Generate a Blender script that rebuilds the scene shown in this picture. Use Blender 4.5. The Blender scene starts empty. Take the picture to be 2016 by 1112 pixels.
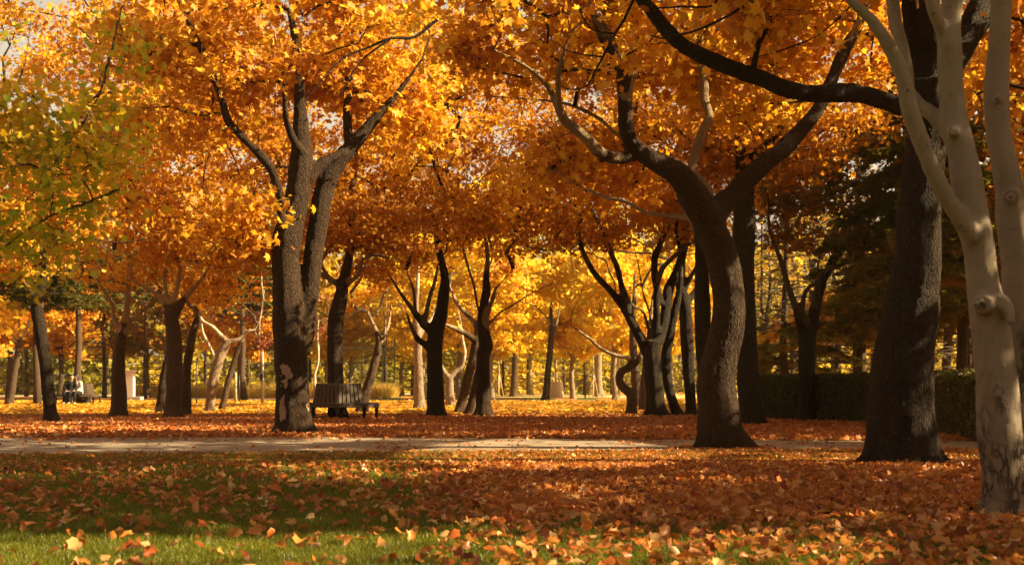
import bpy, bmesh, math, random
import numpy as np
from mathutils import Vector, Matrix
R = math.radians
rng = np.random.default_rng(7)
random.seed(7)
sc = bpy.context.scene
col = sc.collection

# ------------------------------------------------------------------ camera, sky, sun, exposure
F, HZ, CH = 2500.0, 755.0, 0.95          # focal length in photo pixels, horizon row, eye height
cam_d = bpy.data.cameras.new("camera"); cam = bpy.data.objects.new("camera", cam_d); col.objects.link(cam)
cam.location = (0, 0, CH); cam.rotation_euler = (R(90), 0, 0)
cam_d.sensor_width = 36; cam_d.lens = 36 * F / 2016; cam_d.shift_y = (HZ - 556) / 2016
cam_d.clip_start = 0.1; cam_d.clip_end = 900
cam_d.dof.use_dof = True; cam_d.dof.focus_distance = 17.5; cam_d.dof.aperture_fstop = 3.6
sc.camera = cam
SUN_EL, SUN_AZ = 32.0, 95.0               # azimuth measured clockwise from the viewing direction (+Y) towards +X
sd = Vector((math.sin(R(SUN_AZ)) * math.cos(R(SUN_EL)), math.cos(R(SUN_AZ)) * math.cos(R(SUN_EL)), math.sin(R(SUN_EL))))
w = bpy.data.worlds.new("World"); sc.world = w; w.use_nodes = True
nt = w.node_tree; nt.nodes.clear()
wo = nt.nodes.new("ShaderNodeOutputWorld"); bg = nt.nodes.new("ShaderNodeBackground")
sky = nt.nodes.new("ShaderNodeTexSky"); sky.sky_type = 'NISHITA'; sky.sun_disc = False
sky.sun_elevation = R(SUN_EL); sky.sun_rotation = R(SUN_AZ); sky.air_density = 1.0; sky.dust_density = 1.0; sky.ozone_density = 1.0
tint = nt.nodes.new("ShaderNodeMix"); tint.data_type = 'RGBA'; tint.blend_type = 'MULTIPLY'; tint.inputs[0].default_value = 1.0
tint.inputs[7].default_value = (1.0, 0.78, 0.54, 1)     # warm white balance of the autumn haze
hs = nt.nodes.new("ShaderNodeHueSaturation"); hs.inputs["Saturation"].default_value = .35      # thin high haze pales the blue
nt.links.new(sky.outputs[0], hs.inputs["Color"]); nt.links.new(hs.outputs[0], tint.inputs[6]); nt.links.new(tint.outputs[2], bg.inputs[0])
bg.inputs[1].default_value = 0.055
nt.links.new(bg.outputs[0], wo.inputs[0])
sl = bpy.data.lights.new("sun", 'SUN'); sl.energy = 5.0; sl.angle = R(0.5); sl.color = (1.0, 0.78, 0.44)
so = bpy.data.objects.new("sun", sl); col.objects.link(so)
so.rotation_euler = sd.to_track_quat('Z', 'Y').to_euler(); so.location = (20, 10, 30)
sc.view_settings.view_transform = 'Standard'; sc.view_settings.look = 'None'
sc.view_settings.exposure = 2.0; sc.view_settings.gamma = 1.0
sc.render.engine = 'CYCLES'
cy = sc.cycles
cy.use_denoising = True
cy.max_bounces = 8; cy.diffuse_bounces = 5; cy.glossy_bounces = 2; cy.transmission_bounces = 4; cy.transparent_max_bounces = 4
cy.caustics_reflective = False; cy.caustics_refractive = False

def W(px, py, d): return np.array(((px - 1008) / F * d, d, CH + (HZ - py) / F * d))
def gd(py): return F * CH / (py - HZ)
def G(px, py):
    d = gd(py); return np.array(((px - 1008) / F * d, d, 0.0))
def topix(p):
    y = np.maximum(p[:, 1], .1); return 1008 + F * p[:, 0] / y, HZ + F * (CH - p[:, 2]) / y

# ------------------------------------------------------------------ noise
def vnoise(p, seed=0):
    p = np.asarray(p, float); i = np.floor(p).astype(np.int64); f = p - i; u = f * f * (3 - 2 * f)
    def h(a, b, c):
        n = (a * 374761393 + b * 668265263 + c * 2147483647 + seed * 974711) & 0xffffffff
        n = ((n ^ (n >> 13)) * 1274126177) & 0xffffffff
        n = ((n ^ (n >> 16)) * 2246822519) & 0xffffffff
        return ((n ^ (n >> 15)) & 0xffff) / 65535.0
    r = 0
    for a in (0, 1):
        for b in (0, 1):
            for c in (0, 1):
                wgt = (u[:, 0] if a else 1 - u[:, 0]) * (u[:, 1] if b else 1 - u[:, 1]) * (u[:, 2] if c else 1 - u[:, 2])
                r = r + wgt * h(i[:, 0] + a, i[:, 1] + b, i[:, 2] + c)
    return r
def fbm(p, seed=0, o=3):
    p = np.asarray(p, float)
    return sum(vnoise(p * 2 ** k, seed + k) * .5 ** k for k in range(o)) / sum(.5 ** k for k in range(o))
def n2(x, y, s=0, o=2):
    x = np.asarray(x, float); return fbm(np.stack([x, np.asarray(y, float), np.full_like(x, .37 + s)], 1), s, o)
def sstep(a, b, x):
    t = np.clip((x - a) / (b - a), 0, 1); return t * t * (3 - 2 * t)

# ------------------------------------------------------------------ objects
def mesh_np(name, V, Fs, smooth=True, attrs=None):
    """V (n,3); Fs list of int arrays (m,k)"""
    m = bpy.data.meshes.new(name); V = np.ascontiguousarray(V, dtype=np.float32)
    if not isinstance(Fs, list): Fs = [Fs]
    Fs = [np.asarray(f) for f in Fs if len(f)]
    m.vertices.add(len(V)); m.vertices.foreach_set("co", V.ravel())
    lt = np.concatenate([np.full(len(f), f.shape[1]) for f in Fs]); ls = np.concatenate([[0], np.cumsum(lt)[:-1]])
    li = np.concatenate([f.ravel() for f in Fs]).astype(np.int32)
    m.loops.add(len(li)); m.loops.foreach_set("vertex_index", li)
    m.polygons.add(len(lt)); m.polygons.foreach_set("loop_start", ls.astype(np.int32))
    m.polygons.foreach_set("use_smooth", np.full(len(lt), smooth))
    for k, (dom, arr) in (attrs or {}).items():
        a = m.attributes.new(k, 'FLOAT', dom); a.data.foreach_set("value", np.ascontiguousarray(arr, dtype=np.float32))
    m.update(calc_edges=True)
    return m
def link(name, data, mat=None, parent=None, loc=None):
    o = bpy.data.objects.new(name, data); col.objects.link(o)
    if mat is not None and data is not None: data.materials.append(mat)
    if parent is not None: o.parent = parent
    if loc is not None: o.location = loc
    return o
def tag(o, label=None, cat=None, group=None, kind=None):
    for k, v in (("label", label), ("category", cat), ("group", group), ("kind", kind)):
        if v: o[k] = v
    return o
def thing(name, label, cat, loc, group=None, rz=0):
    o = link(name, None, None, None, tuple(loc)); o.rotation_euler = (0, 0, rz); o.empty_display_size = .3
    return tag(o, label, cat, group)
class MB:
    def __init__(s): s.V = []; s.F = {}; s.n = 0
    def add(s, v, fs):
        v = np.asarray(v, float); s.V.append(v)
        for f in fs:
            f = np.asarray(f); s.F.setdefault(f.shape[1], []).append(f + s.n)
        s.n += len(v); return s
    def box(s, c, sz, rz=0, rot=None, bev=0.0):
        x, y, z = [a / 2 for a in sz]
        b = min(bev, x * .9, y * .9, z * .9)
        if b <= 0:
            v = np.array([[sx * x, sy * y, sz_ * z] for sz_ in (-1, 1) for sx, sy in ((-1, -1), (1, -1), (1, 1), (-1, 1))])
            f = [[3, 2, 1, 0], [4, 5, 6, 7], [0, 1, 5, 4], [1, 2, 6, 5], [2, 3, 7, 6], [3, 0, 4, 7]]
        else:
            xi, yi = x - b, y - b
            lay = [(-z, xi, yi), (-z + b, x, y), (z - b, x, y), (z, xi, yi)]
            v = []; 
            for k, (zz, a, c2) in enumerate(lay):
                if k in (0, 3): v += [[-a, -c2, zz], [a, -c2, zz], [a, c2, zz], [-a, c2, zz]]
                else: v += [[-a, -c2 + b, zz], [-a + b, -c2, zz], [a - b, -c2, zz], [a, -c2 + b, zz], [a, c2 - b, zz], [a - b, c2, zz], [-a + b, c2, zz], [-a, c2 - b, zz]]
            v = np.array(v); f4 = [[3, 2, 1, 0], [20, 21, 22, 23]]
            for i in range(8): f4.append([4 + i, 4 + (i + 1) % 8, 12 + (i + 1) % 8, 12 + i])
            for i in range(4): f4.append([i, (i + 1) % 4, 4 + (2 * i + 2) % 8, 4 + 2 * i + 1]); f4.append([20 + (i + 1) % 4, 20 + i, 12 + 2 * i + 1, 12 + (2 * i + 2) % 8])
            f3 = [[i, 4 + 2 * i + 1, 4 + 2 * i] for i in range(4)] + [[20 + i, 12 + 2 * i, 12 + 2 * i + 1] for i in range(4)]
            f = f4
        M = np.array((rot or Matrix.Rotation(rz, 3, 'Z')))
        v = v @ M.T + np.asarray(c)
        return s.add(v, [np.array(f)] + ([np.array(f3)] if b > 0 else []))
    def tube(s, P, Rr, k=8, cap=True, wob=0, seed=0, sq=1.0):
        V, Fq, Ft = tube(P, Rr, k, wob, seed); s.add(V, [Fq] + ([Ft] if cap else [])); return s
    def lathe(s, prof, c, k=24, a0=0):
        a = np.arange(k) / k * 2 * math.pi + a0; v = []
        for r, z in prof: v.append(np.stack([c[0] + r * np.cos(a), c[1] + r * np.sin(a), np.full(k, c[2] + z)], 1))
        n = len(prof); v = np.concatenate(v); i = np.arange(k); j = (i + 1) % k
        f = np.concatenate([np.stack([q * k + i, q * k + j, (q + 1) * k + j, (q + 1) * k + i], 1) for q in range(n - 1)])
        return s.add(v, [f])
    def build(s, name, mat, parent=None, smooth=False, loc=None, off=(0, 0, 0)):
        m = mesh_np(name, np.concatenate(s.V) - np.asarray(off), [np.concatenate(f) for f in s.F.values()], smooth)
        return link(name, m, mat, parent, loc)

def crom(P, n=5):
    P = np.asarray(P, float)
    if len(P) < 3: return np.array([P[0] + (P[1] - P[0]) * t for t in np.linspace(0, 1, n + 1)])
    Q = np.vstack([2 * P[0] - P[1], P, 2 * P[-1] - P[-2]]); out = []
    for i in range(1, len(Q) - 2):
        for t in np.arange(n) / n:
            a, b, c, d = Q[i - 1], Q[i], Q[i + 1], Q[i + 2]
            out.append(.5 * (2 * b + (c - a) * t + (2 * a - 5 * b + 4 * c - d) * t * t + (-a + 3 * b - 3 * c + d) * t ** 3))
    out.append(P[-1]); return np.array(out)
def tube(P, Rr, k=8, wob=0, seed=0):
    P = np.asarray(P, float); n = len(P); Rr = np.broadcast_to(np.asarray(Rr, float), (n,)).copy()
    T = np.gradient(P, axis=0); T /= np.linalg.norm(T, axis=1)[:, None] + 1e-9
    ref = np.array((1., 0, 0)) if abs(T[0][0]) < .8 else np.array((0, 1., 0))
    N = np.zeros_like(P); u = np.cross(T[0], ref); u /= np.linalg.norm(u)
    for i in range(n):
        u = u - T[i] * np.dot(u, T[i]); u /= np.linalg.norm(u) + 1e-9; N[i] = u
    B = np.cross(T, N); a = np.arange(k) / k * 2 * math.pi
    ring = N[:, None, :] * np.cos(a)[None, :, None] + B[:, None, :] * np.sin(a)[None, :, None]
    rr = np.repeat(Rr[:, None], k, 1)
    if wob: 
        q = (P[:, None, :] + ring * Rr[:, None, None]).reshape(-1, 3)
        rr = rr * (1 + wob * (fbm(q * 3.0, seed).reshape(n, k) * 2 - 1))
    V = (P[:, None, :] + ring * rr[:, :, None]).reshape(-1, 3)
    V = np.vstack([V, P[0], P[-1]]); i = np.arange(k); j = (i + 1) % k
    Fq = np.concatenate([np.stack([q * k + i, q * k + j, (q + 1) * k + j, (q + 1) * k + i], 1) for q in range(n - 1)])
    Ft = np.concatenate([np.stack([np.full(k, n * k), j, i], 1), np.stack([np.full(k, n * k + 1), (n - 1) * k + i, (n - 1) * k + j], 1)])
    return V, Fq, Ft

# ------------------------------------------------------------------ materials
def newmat(name):
    m = bpy.data.materials.new(name); m.use_nodes = True; t = m.node_tree
    b = t.nodes["Principled BSDF"]; return m, t, b
def N_(t, typ, **kw):
    n = t.nodes.new(typ)
    for k, v in kw.items(): setattr(n, k, v)
    return n
def ramp(t, stops, interp='LINEAR'):
    r = t.nodes.new("ShaderNodeValToRGB"); e = r.color_ramp; e.interpolation = interp
    while len(e.elements) > 1: e.elements.remove(e.elements[-1])
    e.elements[0].position = stops[0][0]; e.elements[0].color = (*stops[0][1], 1)
    for p, c in stops[1:]:
        x = e.elements.new(p); x.color = (*c, 1)
    return r
def coords(t, scale=(1, 1, 1)):
    tc = N_(t, "ShaderNodeTexCoord"); mp = N_(t, "ShaderNodeMapping"); mp.inputs[3].default_value = scale
    t.links.new(tc.outputs["Object"], mp.inputs[0]); return mp
def mixc(t, f, a, b, mode='MIX'):
    m = t.nodes.new("ShaderNodeMix"); m.data_type = 'RGBA'; m.blend_type = mode
    for i, x in ((0, f), (6, a), (7, b)):
        if hasattr(x, "links"): t.links.new(x, m.inputs[i])
        else: m.inputs[i].default_value = x if i == 0 else (*x, 1)
    return m.outputs[2]
def mth(t, op, a, b=0.0, c=None, clamp=False):
    m = t.nodes.new("ShaderNodeMath"); m.operation = op; m.use_clamp = clamp
    for i, x in enumerate((a, b) if c is None else (a, b, c)):
        if hasattr(x, "links"): t.links.new(x, m.inputs[i])
        else: m.inputs[i].default_value = x
    return m.outputs[0]
def noise(t, vec, s, d=4, r=.55):
    n = N_(t, "ShaderNodeTexNoise"); n.inputs["Scale"].default_value = s; n.inputs["Detail"].default_value = d; n.inputs["Roughness"].default_value = r
    t.links.new(vec, n.inputs["Vector"]); return n.outputs["Fac"]
def bump(t, h, dist, strength, b, prev=None):
    n = N_(t, "ShaderNodeBump"); n.inputs["Distance"].default_value = dist; n.inputs["Strength"].default_value = strength
    t.links.new(h, n.inputs["Height"])
    if prev: t.links.new(prev, n.inputs["Normal"])
    t.links.new(n.outputs[0], b.inputs["Normal"]); return n.outputs[0]

def bark_mat(name, dark, mid, pale, plate=22.0, rough_bump=.02, palew=1.0):
    m, t, b = newmat(name)
    v = coords(t, (1, 1, .30)).outputs[0]
    nz = N_(t, "ShaderNodeTexNoise"); nz.inputs["Scale"].default_value = 5; nz.inputs["Detail"].default_value = 3; t.links.new(v, nz.inputs[0])
    dv = N_(t, "ShaderNodeVectorMath"); dv.operation = 'MULTIPLY_ADD'; t.links.new(nz.outputs["Color"], dv.inputs[0]); dv.inputs[1].default_value = (.17, .17, .17); t.links.new(v, dv.inputs[2])
    vo = N_(t, "ShaderNodeTexVoronoi"); vo.feature = 'DISTANCE_TO_EDGE'; vo.inputs["Scale"].default_value = plate; t.links.new(dv.outputs[0], vo.inputs["Vector"])
    vc = N_(t, "ShaderNodeTexVoronoi"); vc.inputs["Scale"].default_value = plate; t.links.new(dv.outputs[0], vc.inputs["Vector"])
    vo2 = N_(t, "ShaderNodeTexVoronoi"); vo2.feature = 'DISTANCE_TO_EDGE'; vo2.inputs["Scale"].default_value = plate * 2.1; t.links.new(dv.outputs[0], vo2.inputs["Vector"])
    crack = mth(t, 'MINIMUM', mth(t, 'MULTIPLY', vo.outputs["Distance"], 4.5, clamp=True), mth(t, 'ADD', mth(t, 'MULTIPLY', vo2.outputs["Distance"], 5, clamp=True), .35))
    at = N_(t, "ShaderNodeAttribute"); at.attribute_name = "pale"
    n1 = noise(t, coords(t, (1, 1, .6)).outputs[0], 3.2, 4); nf = noise(t, coords(t).outputs[0], 60, 3)
    pf = mth(t, 'MULTIPLY', mth(t, 'SUBTRACT', mth(t, 'ADD', mth(t, 'MULTIPLY', at.outputs["Fac"], 1.0), n1), .95), 7.0, clamp=True)
    pf = mth(t, 'MULTIPLY', pf, palew)
    plates = mixc(t, vc.outputs["Color"], mid, tuple(c * 1.35 for c in mid)); plates = mixc(t, noise(t, coords(t, (1, 1, .5)).outputs[0], 2.4, 5, .6), tuple(c * .45 for c in mid), mixc(t, .5, plates, tuple(c * 1.9 for c in mid)))
    base = mixc(t, crack, dark, plates)
    base = mixc(t, mth(t, 'MULTIPLY', nf, .6), base, tuple(c * .6 for c in mid))
    patch = mixc(t, noise(t, coords(t, (1, 1, .5)).outputs[0], 9, 3), pale, tuple(c * .45 for c in pale))
    c = mixc(t, pf, base, patch)
    t.links.new(c, b.inputs["Base Color"]); b.inputs["Roughness"].default_value = .88; b.inputs["Specular IOR Level"].default_value = .25
    hh = mth(t, 'MULTIPLY', crack, mth(t, 'SUBTRACT', 1.0, mth(t, 'MULTIPLY', pf, .8)))
    n_ = bump(t, hh, rough_bump, .9, b); bump(t, nf, rough_bump * .35, .8, b, n_)
    return m
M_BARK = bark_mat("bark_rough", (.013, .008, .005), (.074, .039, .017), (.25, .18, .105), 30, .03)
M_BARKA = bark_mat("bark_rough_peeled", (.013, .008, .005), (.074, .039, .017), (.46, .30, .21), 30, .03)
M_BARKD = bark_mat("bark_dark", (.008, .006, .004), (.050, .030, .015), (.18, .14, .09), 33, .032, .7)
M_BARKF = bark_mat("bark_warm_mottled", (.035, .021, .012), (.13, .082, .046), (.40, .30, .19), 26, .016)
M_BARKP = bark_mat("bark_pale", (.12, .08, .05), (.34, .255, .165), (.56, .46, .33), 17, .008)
def birch_mat():
    m, t, b = newmat("bark_smooth_grey")
    v = coords(t, (1, 1, 1)).outputs[0]
    n1 = noise(t, v, 2.2, 5); n2_ = noise(t, coords(t, (1.2, 1.2, 7)).outputs[0], 9, 4); n3 = noise(t, v, 90, 2)
    at = N_(t, "ShaderNodeAttribute"); at.attribute_name = "pale"
    c = mixc(t, n1, (.14, .105, .075), (.29, .23, .175))
    c = mixc(t, mth(t, 'MULTIPLY', mth(t, 'SUBTRACT', noise(t, coords(t, (1, 1, .6)).outputs[0], 5.5, 6, .7), .53), 7, clamp=True), c, (.17, .125, .08))
    lent = mth(t, 'MULTIPLY', mth(t, 'SUBTRACT', n2_, .63), 9, clamp=True)
    c = mixc(t, lent, c, (.12, .08, .055))
    # flaking scaly bark where the attribute says so (low on the trunk and in seams)
    rg = noise(t, coords(t, (1, 1, .38)).outputs[0], 16, 5, .62)
    crack = mth(t, 'MULTIPLY', mth(t, 'ABSOLUTE', mth(t, 'SUBTRACT', rg, .5)), 14, clamp=True)
    scal = mth(t, 'MULTIPLY', mth(t, 'SUBTRACT', mth(t, 'ADD', at.outputs["Fac"], mth(t, 'MULTIPLY', n1, 1.4)), 1.12), 5, clamp=True)
    sc_c = mixc(t, crack, (.055, .038, .026), mixc(t, noise(t, v, 14, 3), (.15, .11, .075), (.30, .235, .17)))
    c = mixc(t, scal, c, sc_c)
    t.links.new(c, b.inputs["Base Color"]); b.inputs["Roughness"].default_value = .8; b.inputs["Specular IOR Level"].default_value = .25
    h = mth(t, 'ADD', mth(t, 'MULTIPLY', crack, mth(t, 'MULTIPLY', scal, 1.4)), mth(t, 'MULTIPLY', lent, -.35))
    n_ = bump(t, h, .012, .9, b); bump(t, n3, .002, .8, b, n_)
    return m
M_BIRCH = birch_mat()

def leaf_mat(name, stops, tr=.5, trs=1.25, nscale=.45, nw=.55, rough=.55, under=None):
    m, t, b = newmat(name)
    at = N_(t, "ShaderNodeAttribute"); at.attribute_name = "rnd"
    tc = N_(t, "ShaderNodeNewGeometry")
    n = noise(t, tc.outputs["Position"], nscale, 3, .5)
    nn = mth(t, 'ADD', mth(t, 'MULTIPLY', mth(t, 'SUBTRACT', n, .5), 2.2), .5)
    f = mth(t, 'ADD', mth(t, 'MULTIPLY', nn, nw), mth(t, 'MULTIPLY', at.outputs["Fac"], 1 - nw), clamp=True)
    r = ramp(t, stops); t.links.new(f, r.inputs[0])
    vein = noise(t, coords(t).outputs[0], 55, 2); c = mixc(t, mth(t, 'MULTIPLY', vein, .55), r.outputs[0], (.16, .06, .015))
    if under:
        g = N_(t, "ShaderNodeNewGeometry"); c = mixc(t, mth(t, 'MULTIPLY', g.outputs["Backfacing"], .75), c, under)
    t.links.new(c, b.inputs["Base Color"]); b.inputs["Roughness"].default_value = rough; b.inputs["Specular IOR Level"].default_value = .3
    if tr > 0:
        tl = N_(t, "ShaderNodeBsdfTranslucent"); mul = mixc(t, 1.0, c, (trs, trs * .92, trs * .5), 'MULTIPLY'); t.links.new(mul, tl.inputs[0])
        mx = N_(t, "ShaderNodeMixShader"); mx.inputs[0].default_value = tr
        out = t.nodes["Material Output"]; t.links.new(b.outputs[0], mx.inputs[1]); t.links.new(tl.outputs[0], mx.inputs[2]); t.links.new(mx.outputs[0], out.inputs[0])
    return m
L_OR = leaf_mat("leaf_orange", [(0, (.24, .075, .012)), (.25, (.54, .20, .02)), (.5, (.80, .43, .035)), (.75, (.92, .63, .065)), (1, (.86, .74, .14))], .5, 1.25, .5, .5)
L_RU = leaf_mat("leaf_rust", [(0, (.20, .065, .012)), (.35, (.50, .21, .022)), (.7, (.76, .40, .035)), (1, (.86, .58, .065))], .5)
L_YE = leaf_mat("leaf_gold", [(0, (.74, .38, .02)), (.3, (.88, .58, .04)), (.65, (.92, .74, .08)), (1, (.76, .78, .13))], .58, 1.25)
L_LI = leaf_mat("leaf_linden", [(0, (.16, .28, .02)), (.40, (.42, .50, .03)), (.54, (.84, .68, .05)), (.7, (.82, .48, .03)), (1, (.85, .50, .05))], .5, 1.2, .9, .6)
L_GY = leaf_mat("leaf_lime", [(0, (.28, .36, .03)), (.5, (.50, .52, .04)), (1, (.72, .62, .06))], .5, 1.2)
L_MX = leaf_mat("leaf_olive_orange", [(0, (.06, .09, .02)), (.35, (.16, .16, .025)), (.55, (.42, .20, .02)), (1, (.68, .32, .03))], .45, 1.1)
L_PU = leaf_mat("leaf_purple", [(0, (.12, .03, .03)), (.6, (.28, .07, .05)), (1, (.5, .2, .08))], .4, 1.1)
L_FA = leaf_mat("leaf_fallen", [(0, (.10, .025, .010)), (.25, (.32, .060, .012)), (.5, (.60, .165, .022)), (.75, (.68, .30, .07)), (.9, (.72, .44, .19)), (1, (.76, .56, .32))], .25, 1.1, .8, .15, .38, (.55, .27, .12))
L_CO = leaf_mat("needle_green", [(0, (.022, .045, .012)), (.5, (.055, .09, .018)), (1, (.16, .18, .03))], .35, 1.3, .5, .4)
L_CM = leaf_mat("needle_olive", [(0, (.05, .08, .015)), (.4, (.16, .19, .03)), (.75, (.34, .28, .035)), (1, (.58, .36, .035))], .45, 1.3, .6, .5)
L_CG = leaf_mat("needle_golden", [(0, (.28, .32, .03)), (.5, (.56, .50, .05)), (1, (.78, .62, .07))], .5, 1.3, .4, .45)  # sunlight on the clearing's conifers put into the needle colour
L_HE = leaf_mat("hedge_leaf", [(0, (.03, .05, .012)), (.6, (.075, .105, .022)), (1, (.17, .17, .03))], .2, 1.2)
M_GR = leaf_mat("grass_blade", [(0, (.035, .080, .008)), (.5, (.11, .18, .015)), (1, (.34, .34, .035))], .45, 1.4, 1.2, .25, .4)
M_DG = leaf_mat("dry_grass", [(0, (.45, .30, .05)), (.5, (.70, .50, .10)), (1, (.82, .66, .2))], .4, 1.1)

def simple(name, c, rough=.6, nscale=8, var=.35, bd=.004, metal=0, spec=.4, stretch=(1, 1, 1)):
    m, t, b = newmat(name); v = coords(t, stretch).outputs[0]; n = noise(t, v, nscale, 5)
    cc = mixc(t, n, tuple(x * (1 - var) for x in c), tuple(min(1, x * (1 + var)) for x in c))
    t.links.new(cc, b.inputs["Base Color"]); b.inputs["Roughness"].default_value = rough; b.inputs["Metallic"].default_value = metal
    b.inputs["Specular IOR Level"].default_value = spec
    if bd: bump(t, noise(t, v, nscale * 4, 3), bd, .7, b)
    return m

# ------------------------------------------------------------------ masks in the plane of the ground
def litmask(x, y):
    """where the photograph's ground is sunlit: canopy gaps are opened along the sun's path to these spots"""
    px = 1008 + F * x / np.maximum(y, .1); py = HZ + F * CH / np.maximum(y, .1)
    nz = n2(px / 90, py / 9, 3, 3); nb = n2(px / 300, py / 14, 9, 2)
    m = np.zeros_like(px)
    m = np.maximum(m, ((py > 1058 + 16 * (nb - .5)) & (px < 1740)) * 1.0)
    m = np.maximum(m, ((py > 1035) & (py < 1066) & (nz > .60) & (px < 1650)) * 1.0)
    e = ((px - 1075) / 290) ** 2 + ((py - 900) / 34) ** 2; m = np.maximum(m, (e + (nz - .5) * .7 < 1.1) * 1.0)
    e = ((px - 690) / 260) ** 2 + ((py - 926) / 20) ** 2; m = np.maximum(m, (e + (nz - .5) * 2.6 < .55) * .9)
    m = np.maximum(m, ((py > 860) & (py < 893) & (px < 520) & (nz > .60)) * .9)
    m = np.maximum(m, ((py > 893) & (py < 1035) & (nz > .68) & (px > 1000) & (px < 1800)) * .85)
    m = np.maximum(m, ((py > 893) & (py < 1058) & (nz > .40) & (px > 1050) & (px < 1850)) * .5)
    m = np.maximum(m, ((py > 786) & (py < 822 + 3 * nb) & (px > 870) & (px < 1270)) * 1.0)
    m = np.maximum(m, ((py > 784) & (py < 815) & (px > 100) & (px < 880) & (nz > .42)) * 1.0)
    m = np.maximum(m, ((py <= 786) & (nz > .3)) * 1.0)
    m = np.maximum(m, ((py > 830) & (py < 862) & (px > 600) & (px < 1400) & (nz > .74)) * .7)
    bxw = -20.3; m = np.where((np.abs(x - bxw) < 2.2) & (np.abs(y - 59.8) < 1.8), 0, m)      # the couple on the bench sit in shade
    m = np.where((np.abs(x + 4.6) < 1.9) & (np.abs(y - 33.6) < 2.0), 0, m)
    return m
def carve(Pts, r):
    k = Pts[:, 2] / sd.z
    gx = Pts[:, 0] - sd.x * k; gy = Pts[:, 1] - sd.y * k
    ok = (gy > 4)
    m = np.zeros(len(Pts)); m[ok] = litmask(gx[ok], gy[ok])
    return r.random(len(Pts)) > m * .985

# ------------------------------------------------------------------ leaves
def roll(t, k, ang):
    """roll a flat leaf into a partial tube about an axis at angle ang"""
    v, f = t; c, s_ = math.cos(ang), math.sin(ang); u = v[:, 0] * c + v[:, 1] * s_; w_ = -v[:, 0] * s_ + v[:, 1] * c
    u2 = np.sin(u * k) / k; z = v[:, 2] * .5 + (1 - np.cos(u * k)) / k
    return np.stack([u2 * c - w_ * s_, u2 * s_ + w_ * c, z], 1), f
def fan(pts, curl, fold, droop=0):
    """pts: polar list (deg, r) of half outline from tip; returns verts, tris"""
    half = [(a, r) for a, r in pts]; full = half + [(-a, r) for a, r in reversed(half) if 0 < a < 180]
    v = [(0, 0, 0)]
    for a, r in full:
        x, y = r * math.sin(R(a)), r * math.cos(R(a)); v.append((x, y, -curl * (x * x + y * y) + fold * abs(x) - droop * max(y, 0) ** 2))
    n = len(full); return np.array(v), np.array([[0, 1 + (i + 1) % n, 1 + i] for i in range(n)])
MAPLE = [(0, 1.0), (24, .50), (47, .95), (74, .46), (98, .70), (140, .34), (180, .16)]
MAPM = [(0, 1.0), (27, .48), (52, .92), (110, .58), (180, .2)]
HEART = [(0, 1.0), (35, .72), (80, .68), (140, .6), (180, .3)]
MAPL2 = [(0, 1.0), (22, .58), (46, .98), (72, .52), (97, .74), (140, .38), (180, .16)]
T_HI = [fan(MAPL2, c, f, d) for c, f, d in ((.25, .2, 0), (-.3, .1, .2), (.1, -.35, .3), (.45, .3, -.2))]
T_GR = [fan(MAPLE, c, f, d) for c, f, d in ((-.55, .1, 0), (.5, .35, .2), (-.25, .6, .3), (.3, -.6, -.3), (-.9, -.1, .3), (-.2, .9, -.2), (.7, .0, .5))]
PLANE = [(0, .98), (25, .74), (48, .95), (73, .70), (98, .80), (140, .52), (180, .25)]
T_GR = [roll(fan(PLANE, c, f), k, a) for c, f, k, a in ((.1, .1, 1.6, 0), (.1, .1, 2.3, .3), (0, .3, -1.8, 0), (.2, 0, -2.4, 1.2), (0, 0, 1.4, 1.57), (-.2, .2, 2.0, -.6), (.3, .2, -1.2, -.5), (0, .1, .8, .8), (.3, .0, 2.8, 1.3))]
T_MID = [fan(MAPM, c, f) for c, f in ((.25, .2), (-.3, .1), (.1, -.35))]
T_LI = [fan(HEART, c, f) for c, f in ((.2, .15), (-.2, .1))]
T_LO = [(np.array([(0, 1, 0), (.75, .1, .15), (0, -.7, 0), (-.75, .1, .15.__float__())]), np.array([[0, 2, 1], [0, 3, 2]]))]
def leaf_arrays(P, size, tilt_mu, tilt_sd, tmpl, r, down=0.0):
    n = len(P); size = np.broadcast_to(size, (n,))
    yaw = r.random(n) * 2 * math.pi; tl = r.normal(tilt_mu, tilt_sd, n); spin = r.random(n) * 2 * math.pi * (1 - down)
    cz, s_z, ct, st, cs, ss = np.cos(yaw), np.sin(yaw), np.cos(tl), np.sin(tl), np.cos(spin), np.sin(spin)
    Rm = np.empty((n, 3, 3))
    # Rz(yaw) Rx(tilt) Rz(spin)
    a = np.zeros((n, 3, 3)); a[:, 0, 0] = cz; a[:, 0, 1] = -s_z; a[:, 1, 0] = s_z; a[:, 1, 1] = cz; a[:, 2, 2] = 1
    b = np.zeros((n, 3, 3)); b[:, 0, 0] = 1; b[:, 1, 1] = ct; b[:, 1, 2] = -st; b[:, 2, 1] = st; b[:, 2, 2] = ct
    c = np.zeros((n, 3, 3)); c[:, 0, 0] = cs; c[:, 0, 1] = -ss; c[:, 1, 0] = ss; c[:, 1, 1] = cs; c[:, 2, 2] = 1
    Rm = a @ b @ c
    Vs, Fs, rn = [], [], []; base = 0; which = r.integers(0, len(tmpl), n); rnd = r.random(n)
    for k, (tv, tf) in enumerate(tmpl):
        idx = np.where(which == k)[0]
        if not len(idx): continue
        q = np.einsum('nij,vj->nvi', Rm[idx], tv) * size[idx][:, None, None] + P[idx][:, None, :]
        Vs.append(q.reshape(-1, 3)); m = len(tv)
        Fs.append((tf[None] + (np.arange(len(idx)) * m)[:, None, None]).reshape(-1, 3) + base); base += len(idx) * m
        rn.append(np.repeat(rnd[idx], len(tf)))
    return np.concatenate(Vs), np.concatenate(Fs), np.concatenate(rn)
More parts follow.
